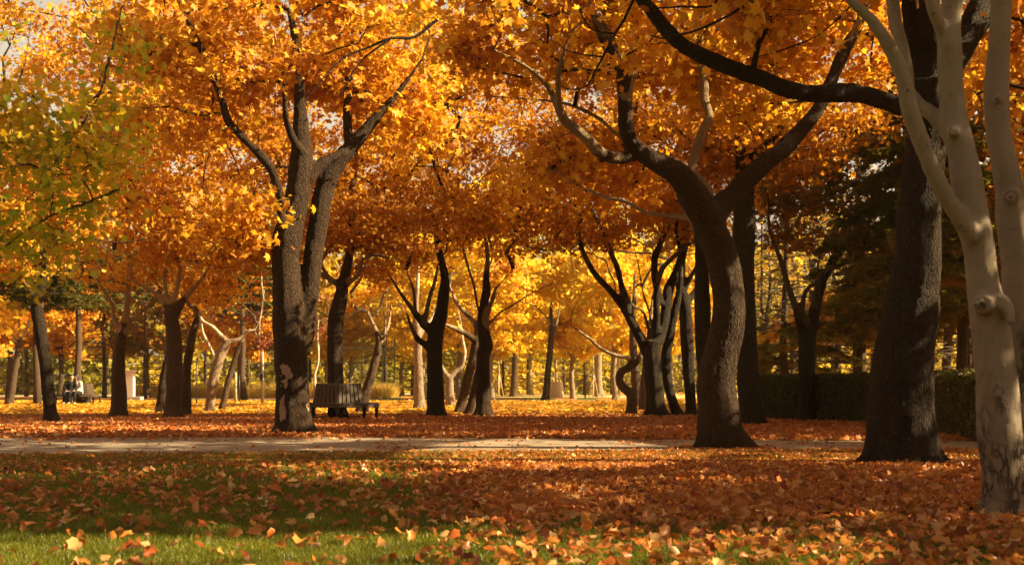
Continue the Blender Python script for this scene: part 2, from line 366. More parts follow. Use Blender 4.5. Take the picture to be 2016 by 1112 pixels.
def leaf_obj(name, P, size, mat, tmpl, r, parent=None, off=(0, 0, 0), mu=1.0, sd_=.6, down=0.0):
    V, Fa, rn = leaf_arrays(P, size, mu, sd_, tmpl, r, down)
    m = mesh_np(name, V - np.asarray(off), Fa, True if len(tmpl[0][0]) > 6 else False, {"rnd": ('FACE', rn)})
    return link(name, m, mat, parent)

# ------------------------------------------------------------------ trees
def remesh(V, Fq, Ft, vox, smooth=4, wob=.0, seed=0, flare=None):
    m = mesh_np("tmp", V, [Fq, Ft]); o = bpy.data.objects.new("tmp", m); col.objects.link(o)
    md = o.modifiers.new("r", 'REMESH'); md.mode = 'VOXEL'; md.voxel_size = vox
    ms = o.modifiers.new("s", 'SMOOTH'); ms.iterations = smooth; ms.factor = .5
    dg = bpy.context.evaluated_depsgraph_get(); me = bpy.data.meshes.new_from_object(o.evaluated_get(dg))
    n = len(me.vertices); co = np.empty(n * 3, np.float32); me.vertices.foreach_get("co", co); co = co.reshape(-1, 3).astype(float)
    nr = np.empty(n * 3, np.float32); me.vertices.foreach_get("normal", nr); nr = nr.reshape(-1, 3)
    fv = np.empty(len(me.loops), np.int32); me.loops.foreach_get("vertex_index", fv); lt = np.empty(len(me.polygons), np.int32); me.polygons.foreach_get("loop_total", lt)
    assert (lt == 4).all(); fv = fv.reshape(-1, 4)
    bpy.data.objects.remove(o); bpy.data.meshes.remove(me); bpy.data.meshes.remove(m)
    if flare is not None:
        k = np.clip(1 - co[:, 2] / flare[3], 0, 1) ** 2; dx, dy = co[:, 0] - flare[0], co[:, 1] - flare[1]; an = np.arctan2(dy, dx)
        inb = np.hypot(dx, dy) < flare[2] * 1.8
        lob = .06 + .26 * np.maximum(0, np.sin(an * 5 + seed)) ** 2 + .20 * np.maximum(0, np.sin(an * 3 + seed * 1.7)); k = k * inb * lob; co[:, 0] += dx * k; co[:, 1] += dy * k
    if wob:
        co = co + nr * ((fbm(co * np.array([2.2, 2.2, 1.6]), seed, 2) * 2 - 1) * wob + (fbm(co * np.array([11, 11, 4.5]), seed + 5, 2) * 2 - 1) * wob * .55 - (np.abs(fbm(co * np.array([19, 19, 4.2]), seed + 9, 2) * 2 - 1) < .13) * wob * .55)[:, None]
    return co, fv
def submesh_parts(co, fv, polys, rads, paleval):
    """split faces by nearest stroke; returns list of (V,F,vertex normals, pale)"""
    cen = co[fv].mean(1); best = np.full(len(cen), 1e9); who = np.zeros(len(cen), int)
    for k, (P, rr) in enumerate(zip(polys, rads)):
        for s in range(0, len(cen), 20000):
            d = np.linalg.norm(cen[s:s + 20000, None, :] - P[None], axis=2) / (rr[None] + .02)
            mn = d.min(1); b = mn < best[s:s + 20000] - (.12 if k else 0)
            best[s:s + 20000][b] = mn[b]; who[s:s + 20000][b] = k
    K = len(polys)
    for it in range(6):       # majority smoothing so that every limb stays in one piece
        cnt = np.zeros((len(co), K))
        for c in range(4): np.add.at(cnt, (fv[:, c], who), 1)
        who = cnt[fv].sum(1).argmax(1)
    out = []
    # global vertex normals
    fn = np.cross(co[fv[:, 2]] - co[fv[:, 0]], co[fv[:, 3]] - co[fv[:, 1]]); vn = np.zeros_like(co)
    for c in range(4): np.add.at(vn, fv[:, c], fn)
    vn /= np.linalg.norm(vn, axis=1)[:, None] + 1e-12
    for k in range(len(polys)):
        f = fv[who == k]
        if not len(f): out.append(None); continue
        u, inv = np.unique(f, return_inverse=True); out.append((co[u], inv.reshape(-1, 4), vn[u], u))
    return out

def grow(skel, attr, r, step=.45):
    skel = np.asarray(skel); nodes = [tuple(p) for p in skel]; par = [-1] * len(nodes); ns = len(nodes)
    d0 = np.array([np.min(np.linalg.norm(skel - a, axis=1)) for a in attr]); order = np.argsort(d0)
    arr = np.zeros((len(skel) + len(attr) * 14, 3)); arr[:ns] = skel; cnt = ns; chains = []
    for ai in order:
        a = attr[ai]; dd = np.linalg.norm(arr[:cnt] - a, axis=1) + np.maximum(0, arr[:cnt, 2] - a[2]) * .6
        s = int(np.argmin(dd)); p0 = arr[s].copy(); L = np.linalg.norm(a - p0)
        if L < .12: continue
        k = int(min(12, max(2, L / step))); mid = (p0 + a) / 2 + np.array([0, 0, .12 * L]) + r.normal(0, .09 * L, 3)
        ch = [s]
        for q in range(1, k + 1):
            t = q / k; x = (1 - t) ** 2 * p0 + 2 * t * (1 - t) * mid + t * t * a + (r.normal(0, .035 * min(L, 1.5), 3) if q < k else 0)
            arr[cnt] = x; par.append(ch[-1]); ch.append(cnt); cnt += 1
        chains.append(ch)
    c = np.zeros(cnt); 
    for ch in chains: c[ch[-1]] += 1
    for i in range(cnt - 1, ns - 1, -1): c[par[i]] += c[i]
    return arr[:cnt], chains, c, ns
def twig_mesh(arr, chains, c, ns, k=5, r0=.006, ex=.48, rmax=.06):
    Vs, Fs = [], []; n = 0
    for ch in chains:
        P = arr[ch]; rr = np.minimum(r0 * np.maximum(c[ch], 1) ** ex, rmax); rr[0] = rr[1] * 1.1; rr[-1] *= .6
        V, Fq, Ft = tube(P, rr, k); Vs.append(V); Fs.append(Fq + n); n += len(V)
    return (np.concatenate(Vs), np.concatenate(Fs)) if Vs else (None, None)

def ellip(r, c, rad, n, shell=.5):
    v = r.normal(size=(n, 3)); v /= np.linalg.norm(v, axis=1)[:, None]; q = r.random(n) ** (1 / 3) * (1 - shell) + shell * (0.75 + .25 * r.random(n))
    return np.asarray(c) + v * q[:, None] * np.asarray(rad)
ALLT = {}
def tree(name, label, d, strokes, blobs=(), auto=None, leaf=L_OR, bark=M_BARK, size=.10, npc=55, tmpl=None, group=None, vox=None, cat="tree",
         paled=(.13, .05), spread=.37, twig_r=.0085, seedx=0, cmat=None, pale_fn=None, wob=.012, carve_=True, extra=()):
    """strokes: list of (points [(px,py,w)], depth offset at end, depth offset at start); first is the trunk, w in photo pixels"""
    seed = int(abs(hash((round(d * 100), len(strokes), seedx))) % 100000) if False else int(d * 100) + seedx * 77 + len(label)
    r = np.random.default_rng(seed)
    base = W(strokes[0][0][0][0], HZ + F * CH / d, d); base[2] = 0
    T = thing(name, label, cat, base, group)
    polys, rads = [], []; V, FQ, FT = [], [], []; n = 0
    for si, st in enumerate(strokes):
        pts, dd = st[0], (st[1] if len(st) > 1 else 0); d0 = st[2] if len(st) > 2 else 0
        q = np.array([[p[0], p[1], p[2]] for p in pts], float)
        P3 = []; L = len(q)
        for i in range(L):
            di = d + d0 + (dd - d0) * i / max(1, L - 1); P3.append(list(W(q[i, 0], q[i, 1], di)) + [q[i, 2] / 2 / F * di])
        P3 = np.array(P3)
        if si == 0:
            lo = P3[0].copy(); P3[0, 2] = .02; lo[2] = -.25; lo[3] *= 1.12; P3 = np.vstack([lo, P3])
        C = crom(P3, 5); C[:, 3] = np.maximum(C[:, 3], .75 * (vox or (.018 if d < 10 else .028 if d < 20 else .04)))
        polys.append(C[:, :3]); rads.append(C[:, 3])
        v, fq, ft = tube(C[:, :3], C[:, 3], 16 if d < 20 else 10, .10, seed + si)
        V.append(v); FQ.append(fq + n); FT.append(ft + n); n += len(v)
    vx = vox or (0.018 if d < 10 else .028 if d < 20 else .036 if d < 30 else .04)
    minr = 1.6 * vx
    co, fv = remesh(np.concatenate(V), np.concatenate(FQ), np.concatenate(FT), vx, 3, wob * (1 if d > 12 else .6), seed, (base[0], base[1], rads[0][4], .38))
    parts = submesh_parts(co, fv, polys, rads, None)
    # the paleness of each vertex follows the local thickness of the limb (plane bark peels on thin wood)
    allP = np.concatenate(polys); allR = np.concatenate(rads)
    for k, pt in enumerate(parts):
        if pt is None: continue
        v, f, vn, u = pt
        idx = np.concatenate([np.argmin(np.linalg.norm(v[s:s + 5000, None] - allP[None], axis=2), axis=1) for s in range(0, len(v), 5000)])
        pv = 1 - sstep(paled[1], paled[0], allR[idx])
        if pale_fn: pv = pale_fn(v, pv)
        m = mesh_np("trunk" if k == 0 else "limb", v - base, f, True, {"pale": ('POINT', pv)})
        m.normals_split_custom_set_from_vertices(vn.astype(float).tolist())
        link("trunk" if k == 0 else (strokes[k][3] if len(strokes[k]) > 3 else "limb"), m, bark, T)
    # crown
    att = []
    for b in blobs:   # (px,py,rx,ry,depth offset, depth radius, n)
        c = W(b[0], b[1], d + b[4]); k = (d + b[4]) / F
        att.append(ellip(r, c, (b[2] * k, b[5], b[3] * k), b[6]))
    if auto:          # (dx, zc, rx, rz, n[, dy])
        dy = auto[5] if len(auto) > 5 else 0
        att.append(ellip(r, (base[0] + auto[0], d + dy, auto[1]), (auto[2], auto[2] * .9, auto[3]), auto[4], .55))
    if att:
        att = np.concatenate(att); att = att[att[:, 2] > 1.0]
        skel = np.concatenate([p[len(p) // 3:] if i == 0 else p[1:] for i, p in enumerate(polys)])
        arr, chains, c, ns = grow(skel, att, r)
        tv, tf = twig_mesh(arr, chains, c, ns, 5 if d < 25 else 4, twig_r, .48, .05 if d > 25 else .035)
        for pts, de, ds in extra:
            L = len(pts); P3 = np.array([list(W(p[0], p[1], d + ds + (de - ds) * i / (L - 1))) + [p[2] / 2 / F * d] for i, p in enumerate(pts)]); C = crom(P3, 5)
            v, fq, _ = tube(C[:, :3], C[:, 3], 7); tf = np.concatenate([tf, fq + len(tv)]); tv = np.concatenate([tv, v])
        if d < 46:                # fine spray twigs that carry the leaves
            nt_ = 6 if d < 25 else 4; sv, sf, so_ = [], [], len(tv)
            for ch in chains:
                a = arr[ch[-1]]; a0 = arr[ch[-2]]
                for q in range(nt_):
                    e = a + r.normal(size=3) * np.array([spread, spread, spread * .45]) * 1.15; b0 = a0 + (a - a0) * r.random(); md_ = (b0 + e) / 2 + r.normal(0, .05, 3)
                    v, fq, _ = tube([b0, md_, e], [twig_r * .62, twig_r * .45, twig_r * .22], 3); sv.append(v); sf.append(fq + so_); so_ += len(v)
            tv = np.concatenate([tv] + sv); tf = np.concatenate([tf] + sf)
        P = []
        for ch in chains:
            a = arr[ch[-1]]; kk = int(npc * r.uniform(.45, 1.4)); u = r.normal(size=(kk, 3)) * np.array([spread, spread, spread * .42]); P.append(a + u)
            k2 = kk // 3; i1 = r.integers(max(1, len(ch) - 4), len(ch), k2); P.append(arr[np.array(ch)[i1]] + r.normal(size=(k2, 3)) * np.array([.16, .16, .12]))
        P = np.concatenate(P); P = P[P[:, 2] > .9]
        if carve_: P = P[carve(P, r)]
        tm = tmpl or (T_HI if d < 24 else T_MID if d < 48 else T_LO)
        lv, lf, rn = leaf_arrays(P, size * r.uniform(.45, 1.35, len(P)), 1.0, .55, tm, r)
        m = mesh_np("crown", np.concatenate([tv, lv]) - base, [tf, lf + len(tv)], True, {"pale": ('POINT', np.full(len(tv) + len(lv), .25)), "rnd": ('FACE', np.concatenate([np.zeros(len(tf)), rn]))})
        m.materials.append(leaf); m.materials.append(bark)
        m.polygons.foreach_set("material_index", np.concatenate([np.ones(len(tf), np.int32), np.zeros(len(lf), np.int32)]))
        link("crown", m, None, T)
    return T
# ================================================================== the setting
def litter(px, py):
    """share of the ground under leaves, as in the photograph (photo pixel coordinates of the ground point)"""
    nz = n2(px / 130, py / 16, 21, 3); nf = n2(px / 40, py / 6, 25, 2)
    edge = 905 + (1008 - px) * .14            # to the left of the trees the lawn shows through
    right = sstep(760, 1010, px + (nz - .5) * 420)
    d = np.where(py > 884, .24 + .72 * right, 0)
    d = np.where((py > 884) & (py < 905), np.maximum(d, .62), d)
    gap = sstep(.50, .62, nz) * (1 - right) + sstep(.60, .72, nf) * (py > 960) * .5
    d = np.where(py > 905, d * (1 - .75 * gap), d)
    low = sstep(1000, 1062, py + (nz - .5) * 60) ; d = np.where(py > 884, d * (1 - low * (.62 - .22 * sstep(1500, 1900, px))), d)
    d = np.where(py <= 862, 1.0, d)
    far = sstep(815, 785, py + (nz - .5) * 22); d = np.where(py <= 830, d * (1 - .5 * far * sstep(.4, .6, nf)), d)
    return d
xs = np.concatenate([-np.geomspace(300, 14, 26), np.linspace(-13.5, 13.5, 110), np.geomspace(14, 300, 26)])
ys = np.concatenate([np.linspace(-60, 5, 10), np.linspace(5.5, 40, 150), np.geomspace(41, 420, 70)])
gx, gy = np.meshgrid(xs, ys); gv = np.stack([gx.ravel(), gy.ravel(), np.zeros(gx.size)], 1)
ny, nx = gx.shape; ii = (np.arange(ny - 1)[:, None] * nx + np.arange(nx - 1)[None]).ravel()
gpy = HZ + F * CH / np.maximum(gv[:, 1], 5); gpx = 1008 + F * gv[:, 0] / np.maximum(gv[:, 1], 5)
lit_at = np.clip(litter(gpx, gpy), 0, 1)
def ground_mat():
    m, t, b = newmat("lawn_and_leaf_litter"); g = N_(t, "ShaderNodeNewGeometry"); P = g.outputs["Position"]
    at = N_(t, "ShaderNodeAttribute"); at.attribute_name = "litter"
    n1 = noise(t, P, 9, 5); n2_ = noise(t, P, 45, 3); n3 = noise(t, P, .35, 3)
    grass = mixc(t, n2_, (.022, .045, .008), (.085, .12, .018)); grass = mixc(t, mth(t, 'MULTIPLY', n3, .35), grass, (.14, .13, .03))
    vo = N_(t, "ShaderNodeTexVoronoi"); vo.inputs["Scale"].default_value = 11; t.links.new(P, vo.inputs["Vector"])
    sp = N_(t, "ShaderNodeSeparateColor"); t.links.new(vo.outputs["Color"], sp.inputs[0])
    r_ = ramp(t, [(0, (.10, .03, .012)), (.35, (.30, .09, .02)), (.7, (.50, .20, .04)), (1, (.60, .38, .12))]); t.links.new(sp.outputs[0], r_.inputs[0])
    f = mth(t, 'MULTIPLY', mth(t, 'SUBTRACT', mth(t, 'ADD', at.outputs["Fac"], mth(t, 'MULTIPLY', n1, .8)), .95), 5, clamp=True)
    t.links.new(mixc(t, f, grass, r_.outputs[0]), b.inputs["Base Color"]); b.inputs["Roughness"].default_value = .95; b.inputs["Specular IOR Level"].default_value = .1
    bump(t, vo.outputs["Distance"], .03, .6, b); return m
gm = mesh_np("ground", gv, np.stack([ii, ii + 1, ii + nx + 1, ii + nx], 1), True, {"litter": ('POINT', lit_at)})
tag(link("ground", gm, ground_mat()), kind="structure")

def strip(name, near, far, z, mat, n=40):
    """near/far edges as world polylines"""
    def res(pl):
        pl = np.array(pl, float); t = np.linspace(pl[0, 0], pl[-1, 0], n); return np.stack([t, np.interp(t, pl[:, 0], pl[:, 1])], 1)
    a, b = res(near), res(far); v = np.concatenate([np.c_[a, np.full(n, z)], np.c_[b, np.full(n, z)]]); i = np.arange(n - 1)
    return tag(link(name, mesh_np(name, v, np.stack([i, i + 1, n + i + 1, n + i], 1), False), mat), kind="structure")
def path_mat():
    m, t, b = newmat("worn_concrete"); g = N_(t, "ShaderNodeNewGeometry"); P = g.outputs["Position"]
    n1 = noise(t, P, 1.4, 5); n2_ = noise(t, P, 70, 3)
    c = mixc(t, n1, (.23, .175, .12), (.36, .29, .21)); c = mixc(t, mth(t, 'MULTIPLY', n2_, .35), c, (.12, .09, .06))
    br = N_(t, "ShaderNodeTexBrick"); br.inputs["Scale"].default_value = 1.0; br.inputs["Mortar Size"].default_value = .012; br.inputs["Brick Width"].default_value = 2.4; br.inputs["Row Height"].default_value = .62; br.offset = .5
    br.inputs["Color1"].default_value = (1, 1, 1, 1); br.inputs["Color2"].default_value = (.88, .88, .88, 1); br.inputs["Mortar"].default_value = (.4, .38, .35, 1)
    t.links.new(P, br.inputs["Vector"]); c = mixc(t, 1.0, c, br.outputs["Color"], 'MULTIPLY')
    t.links.new(c, b.inputs["Base Color"]); b.inputs["Roughness"].default_value = .85; bump(t, n2_, .003, .6, b); return m
M_PATH = path_mat()
strip("path", [(-60, 14.8), (-7, 16.9), (-3, 17.45), (0, 17.7), (6.7, 18.3), (14, 19.1), (60, 24)], [(-60, 21.0), (-9, 22.3), (-3, 22.5), (0, 22.0), (6.9, 20.9), (14, 21.4), (60, 27)], .004, M_PATH, 60)
strip("footpath", [(-22, 80), (-2, 73.2), (1, 71.8), (14, 65.5), (60, 55)], [(-22, 83.5), (-2, 77), (1, 75.6), (14, 69), (60, 58)], .004, simple("grey_asphalt_path", (.22, .19, .16), .9, 3), 40)
strip("pavement", [(-170, 98), (-12, 98), (-6, 112)], [(-170, 230), (-12, 230), (-6, 230)], .004, simple("pale_concrete_plaza", (.74, .70, .64), .7, 1.5, .08), 20)
strip("clearing", [(-4, 84), (10, 82), (60, 76), (120, 76)], [(-4, 112), (10, 112), (60, 112), (120, 112)], .004, simple("dry_mown_grass", (.42, .32, .10), .95, 1.2, .3, .02), 20)

# ================================================================== foreground plane trees
tree("plane_tree", "large plane tree with an S-curved rough brown trunk at the near path edge", 18.7, [
  ([(1427,882,96),(1418,855,90),(1415,810,84),(1411,765,78),(1415,720,74),(1425,675,69),(1434,630,68),(1434,585,66),(1428,540,65),(1417,495,65),(1400,455,68),(1393,425,76)],),
  ([(1396,440,70),(1373,402,64),(1355,369,56),(1333,342,50),(1297,324,40),(1258,297,36),(1236,264,33),(1231,216,32),(1229,157,33),(1218,118,30),(1193,78,27),(1171,22,24),(1158,-60,20),(1140,-190,12)], -1.2),
  ([(1262,302,30),(1216,311,25),(1180,301,25),(1153,270,22),(1112,238,20),(1099,211,18),(1081,175,13),(1058,148,11),(1027,126,9),(1000,112,7),(972,98,3)], -2.2, -.4),
  ([(1100,215,15),(1099,180,13),(1099,148,14),(1108,112,9),(1119,76,7),(1150,30,6),(1180,-30,4)], -2.6, -1.4),
  ([(1356,372,30),(1360,337,20),(1373,288,21),(1391,247,20),(1396,225,18),(1388,198,18),(1386,157,17),(1378,90,16),(1382,10,14),(1370,-100,8)], 1.2, .1),
  ([(1402,425,56),(1425,400,46),(1450,376,38),(1500,328,37),(1545,290,37),(1581,252,33),(1615,208,28),(1639,153,26),(1666,94,26),(1693,45,20),(1712,-20,14),(1720,-90,8)], .9, .1),
  ([(1405,412,18),(1391,369,16),(1364,338,15),(1333,319,14),(1297,305,13),(1216,265,9),(1180,234,9),(1117,205,8),(1040,195,6),(960,190,3)], 3.0, .3),
  ([(1352,428,14),(1330,426,10),(1270,418,9),(1234,398,9),(1189,387,7),(1130,360,5),(1090,330,3)], 2.0, .1),
  ([(1232,190,14),(1252,138,13),(1270,99,11),(1279,67,9),(1300,10,8),(1320,-60,4)], -.6, -.7),
 ], blobs=[(1080,60,220,110,.6,1.6,34),(1260,60,200,110,1.6,2.0,34),(1420,120,130,110,2.6,1.6,22),(1640,60,160,100,2.2,1.4,30),(1150,-160,420,150,0,3.5,80),(1620,-160,250,150,0,3,40),(1130,330,150,70,3.4,1.2,24),(1500,230,60,40,2.0,.8,6),(1180,60,260,90,-2.2,.7,9)],
 leaf=L_OR, size=.098, npc=71, seedx=1, bark=M_BARK)

tree("plane_tree", "thick leaning dark trunk with cracked bark beside the smooth grey stems", 15.0, [
  ([(1777,913,150),(1776,890,142),(1774,855,138),(1773,765,124),(1783,675,115),(1797,585,103),(1806,495,94),(1811,405,86),(1822,300,80),(1830,215,84),(1832,160,88)],),
  ([(1832,225,50),(1800,214,38),(1765,209,34),(1725,193,37),(1680,184,38),(1635,184,37),(1590,184,36),(1545,174,35),(1500,155,34),(1450,139,33),(1396,117,31),(1351,94,30),(1315,62,31),(1286,25,29),(1262,-5,26),(1240,-60,20),(1200,-140,12)], -1.0),
  ([(1815,180,46),(1800,120,34),(1793,45,31),(1788,-20,28),(1790,-130,18)], .6),
  ([(1838,185,60),(1838,120,50),(1832,45,46),(1828,-30,40),(1820,-180,20)], .2),
  ([(1845,190,50),(1868,140,52),(1902,78,54),(1932,20,58),(1960,-40,50),(2010,-120,30)], .9),
 ], blobs=[(1560,-150,330,110,-1.0,2.2,55),(1850,-230,320,130,0,3,55),(1440,20,190,55,-.8,1.0,10),(1960,120,90,110,1.5,1.2,16)],
 leaf=L_OR, size=.098, npc=66, seedx=2, bark=M_BARKD, paled=(.06,.02),
 extra=[([(1262,-20,6),(1247,0,6),(1228,40,5.5),(1211,67,5),(1187,112,4.5),(1172,140,4),(1153,171,3),(1120,176,2.5),(1103,169,1.5)],-1.6,-1.0),
  ([(1211,67,4),(1175,62,3.5),(1158,50,3),(1140,20,2)],-1.8,-1.4), ([(1172,140,3),(1168,165,2.5),(1180,190,1.5)],-1.7,-1.5), ([(1187,112,3),(1150,108,2.5),(1118,100,2),(1090,80,1.5)],-1.9,-1.5),
  ([(1480,-10,6),(1450,22,5),(1396,50,4.5),(1366,62,4),(1333,70,4),(1306,76,3),(1279,70,2)],-2.2,-1.6), ([(1396,50,3),(1376,80,2.5),(1368,100,2),(1355,108,1.2)],-2.1,-1.9),
  ([(1420,-20,5),(1400,12,4),(1340,14,3.5),(1290,16,3),(1256,6,2)],-1.8,-1.6), ([(1690,-10,5),(1660,28,4),(1610,70,3.5),(1560,92,3),(1510,108,2.5),(1470,116,1.5)],-.6,-.2),
  ([(860,40,6),(815,74,5),(770,76,4.5),(725,94,4),(680,112,3),(640,150,2.4),(600,200,1.6)],-3.0,-2.6), ([(770,76,3.5),(720,112,3),(690,150,2.4),(668,190,1.6)],-3.0,-2.9)])

def smooth_pale(v, pv):      # flaking patches: strong near the foot and along the right-hand seam
    nz = fbm(v * np.array([6, 6, 2.5]), 3); return np.clip(.24 + .12 * sstep(2.0, 1.2, v[:, 2]) + .34 * sstep(1.1, .0, v[:, 2]) + (nz - .5) * .8 + .30 * sstep(1.7, .9, v[:, 2]) * sstep(3.40, 3.54, v[:, 0]) - .15 * sstep(1.8, 2.6, v[:, 2]), 0, 1)
U = tree("plane_tree", "smooth grey-barked tree with several bare pale stems, nearest on the right", 8.8, [
  ([(1985,1030,104),(1982,990,98),(1976,900,92),(1968,855,90),(1962,765,84),(1955,675,80),(1944,607,75),(1936,560,66),(1929,495,62),(1918,440,66),(1905,370,60),(1896,315,56),(1884,265,54),(1876,225,51),(1873,180,48),(1871,135,47),(1868,67,45),(1872,27,41),(1876,-10,40),(1882,-120,30),(1890,-240,16)],),
  ([(1920,470,44),(1893,432,40),(1868,395,37),(1837,337,35),(1818,290,34),(1803,250,34),(1790,212,34),(1782,171,33),(1772,135,30),(1744,81,28),(1712,36,24),(1675,0,22),(1640,-60,16),(1600,-130,8)], -.5, -.06),
  ([(1882,282,34),(1858,252,31),(1838,228,30),(1810,205,28),(1790,178,27),(1783,130,27),(1772,80,26),(1763,45,26),(1757,0,26),(1750,-90,18)], .5, .02),
  ([(1866,82,30),(1852,55,28),(1842,32,27),(1832,0,25),(1818,-90,16)], -.2),
  ([(1978,960,66),(1996,850,66),(2004,740,64),(2004,600,62),(2001,495,60),(1994,430,62),(1988,375,56),(1976,315,50),(1966,265,49),(1962,215,50),(1962,180,49),(1966,110,44),(1970,40,41),(1972,-20,38),(1980,-140,24)], .35, .3),
  ([(1942,600,46),(1933,600,40)], -.185, -.06, "knot"), ([(1960,594,44),(1974,600,38),(1986,616,28),(1990,640,17)], -.22, -.08, "limb_stub"),
  ([(1880,262,26),(1876,260,20)], -.135, -.04, "knot"), ([(1993,384,36),(1990,388,30)], .19, .27, "knot"), ([(1966,196,24),(1963,195,16)], .22, .3, "knot"),
 ], blobs=[(1780,-330,340,110,0,.9,22),(2000,-330,200,110,.3,.9,14)], leaf=L_OR, size=.10, npc=40, bark=M_BIRCH, pale_fn=smooth_pale, seedx=3)
def knot(px, py, d, r, parent, hole=True, sx=1.0):
    """a healed branch scar: a raised ring round a dark hollow"""
    mb = MB(); c = W(px, py, d) - np.array(parent.location); k = 20; a = np.arange(k) / k * 2 * math.pi
    prof = [(1.7, .10), (1.4, .0), (1.1, -.10), (.85, -.13), (.62, -.06), (.46, .12), (.24, .34), (.02, .38)]
    rr = np.random.default_rng(int(px)); V = []
    for q, (f, y) in enumerate(prof):
        ww = 1 + .12 * np.sin(a * 3 + px) + .05 * np.sin(a * 5)
        V.append(np.stack([c[0] + r * f * ww * np.cos(a) * sx, np.full(k, c[1] + y * r), c[2] + r * f * ww * np.sin(a) * .8], 1))
    i = np.arange(k); j = (i + 1) % k
    mb.add(np.concatenate(V), [np.concatenate([np.stack([q * k + i, q * k + j, (q + 1) * k + j, (q + 1) * k + i], 1) for q in range(len(prof) - 1)])])
    o = mb.build("knot_hollow", M_BIRCH, parent, True); a_ = o.data.attributes.new("pale", 'FLOAT', 'POINT'); a_.data.foreach_set("value", np.concatenate([np.full(k, x_) for x_ in (.3, .4, .5, .6, .8, 1, 1, 1)]).astype(np.float32)); return o
for (px, py, dd, r_) in ((1933, 600, 8.606, .030), (1876, 260, 8.652, .015), (1786, 178, 8.30, .014), (1868, 118, 8.70, .010), (1963, 195, 9.005, .012), (1990, 388, 8.965, .022)):
    knot(px, py, dd, r_, U)

def peeled(v, pv):      # bark knocked off the trunk in two places, as in the photograph
    px, py = topix(v); nz = fbm(v * np.array([17, 17, 11]), 8, 3); f = v[:, 1] < 23.75
    e = np.minimum(((px - 563) / 11) ** 2 + ((py - 742) / 26) ** 2, np.minimum(((px - 557) / 7) ** 2 + ((py - 805) / 24) ** 2, ((px - 606) / 4) ** 2 + ((py - 800) / 12) ** 2))
    return np.where(f & (e + (nz - .5) * 4.5 < .8), 1.0, pv * .8)
tree("plane_tree", "tall plane tree forking into two upright stems, peeled patch low on its bark", 23.75, [
  ([(580,857,84),(579,835,76),(576,790,70),(574,740,68),(571,680,66),(567,620,64),(563,560,58),(562,520,56),(564,475,60),(575,430,54),(586,385,50),(592,330,47),(594,285,42),(592,240,32),(590,190,24),(586,110,18),(570,20,12)],),
  ([(590,690,44),(600,652,42),(607,600,40),(612,540,39),(619,490,39),(627,440,40),(634,390,40),(648,345,40),(668,315,36),(693,288,30),(716,261,26),(743,229,20),(762,208,18),(782,184,13),(830,120,8)], .6, .1),
  ([(553,440,22),(554,405,20),(550,380,20),(536,337,20),(509,301,19),(477,270,17),(450,240,18),(438,202,16),(420,150,16),(400,105,16),(382,67,14),(352,0,12),(320,-90,8)], -1.6, -.3),
  ([(608,352,26),(630,325,24),(657,310,22),(680,300,20)], .3, 0),
  ([(690,290,22),(685,262,20),(684,230,19),(685,200,18),(690,120,12),(700,20,8)], 1.4, .6),
  ([(592,300,22),(578,275,18),(566,245,16),(562,222,14),(556,150,9),(540,60,5)], -1.0, -.2),
 ], blobs=[(560,110,240,130,1.5,2.0,46),(350,170,150,150,.2,1.6,38),(720,80,190,120,1.8,1.8,42),(560,60,260,90,-1.6,.8,14),(560,-170,420,150,0,3.5,80),(440,420,90,70,-.8,1.2,14),(780,230,110,70,1.6,1.3,18),(310,20,120,120,-1.5,1.5,20)],
 leaf=L_OR, size=.098, npc=69, seedx=4, bark=M_BARKA, pale_fn=peeled, paled=(.07,.02))

# ================================================================== middle-distance plane trees
tree("plane_tree", "dark plane tree growing up through the middle of the ring bench", 33.6, [
  ([(664,832,40),(661,751,33),(660,693,32),(662,630,33),(668,600,31),(674,567,25),(678,545,23),(685,515,20),(691,480,19),(694,440,19),(690,390,15),(700,320,11),(705,230,7)],),
  ([(672,560,16),(655,553,13),(640,543,12),(622,537,10),(600,540,7),(575,530,4)], -.6),
  ([(680,560,14),(692,552,11),(705,541,10),(708,525,9),(712,513,8),(735,502,8),(770,508,6),(801,515,4)], -.5),
  ([(655,556,10),(632,520,10),(641,500,10),(655,482,10),(671,455,9),(676,420,7),(660,350,5)], .8),
 ], blobs=[(690,400,150,90,0,2.2,34),(770,480,90,40,-.6,1.2,12),(600,480,70,60,.5,1.4,12)], auto=(.2, 8.0, 4.0, 3.4, 95), leaf=L_RU, size=0.089, npc=87, seedx=5)
tree("plane_tree", "nearly black leaning trunk between the ring bench and the pale trunk, many upswept limbs", 35.4, [
  ([(860,821,40),(859,800,37),(857,742,34),(855,690,33),(858,655,32),(868,620,28),(873,580,24),(876,545,18),(866,500,15),(858,440,12),(862,360,8)],),
  ([(858,662,20),(845,648,18),(833,636,17),(817,616,13),(797,589,9),(779,562,7),(765,540,5),(752,528,4)], -.7),
  ([(834,640,12),(838,622,11),(846,585,9),(856,555,8),(862,520,6)], -.3, -.3),
  ([(818,617,10),(816,590,8),(814,570,7),(808,553,5),(800,530,4)], -.5, -.5),
  ([(848,690,16),(836,678,14),(824,669,13),(815,655,10),(808,638,8),(800,615,5)], .5),
 ], blobs=[(850,430,150,80,0,2,32),(760,520,80,40,0,1.5,12)], auto=(0, 8.2, 3.8, 3.3, 95), leaf=L_OR, size=.089, npc=72, seedx=6, bark=M_BARKD)
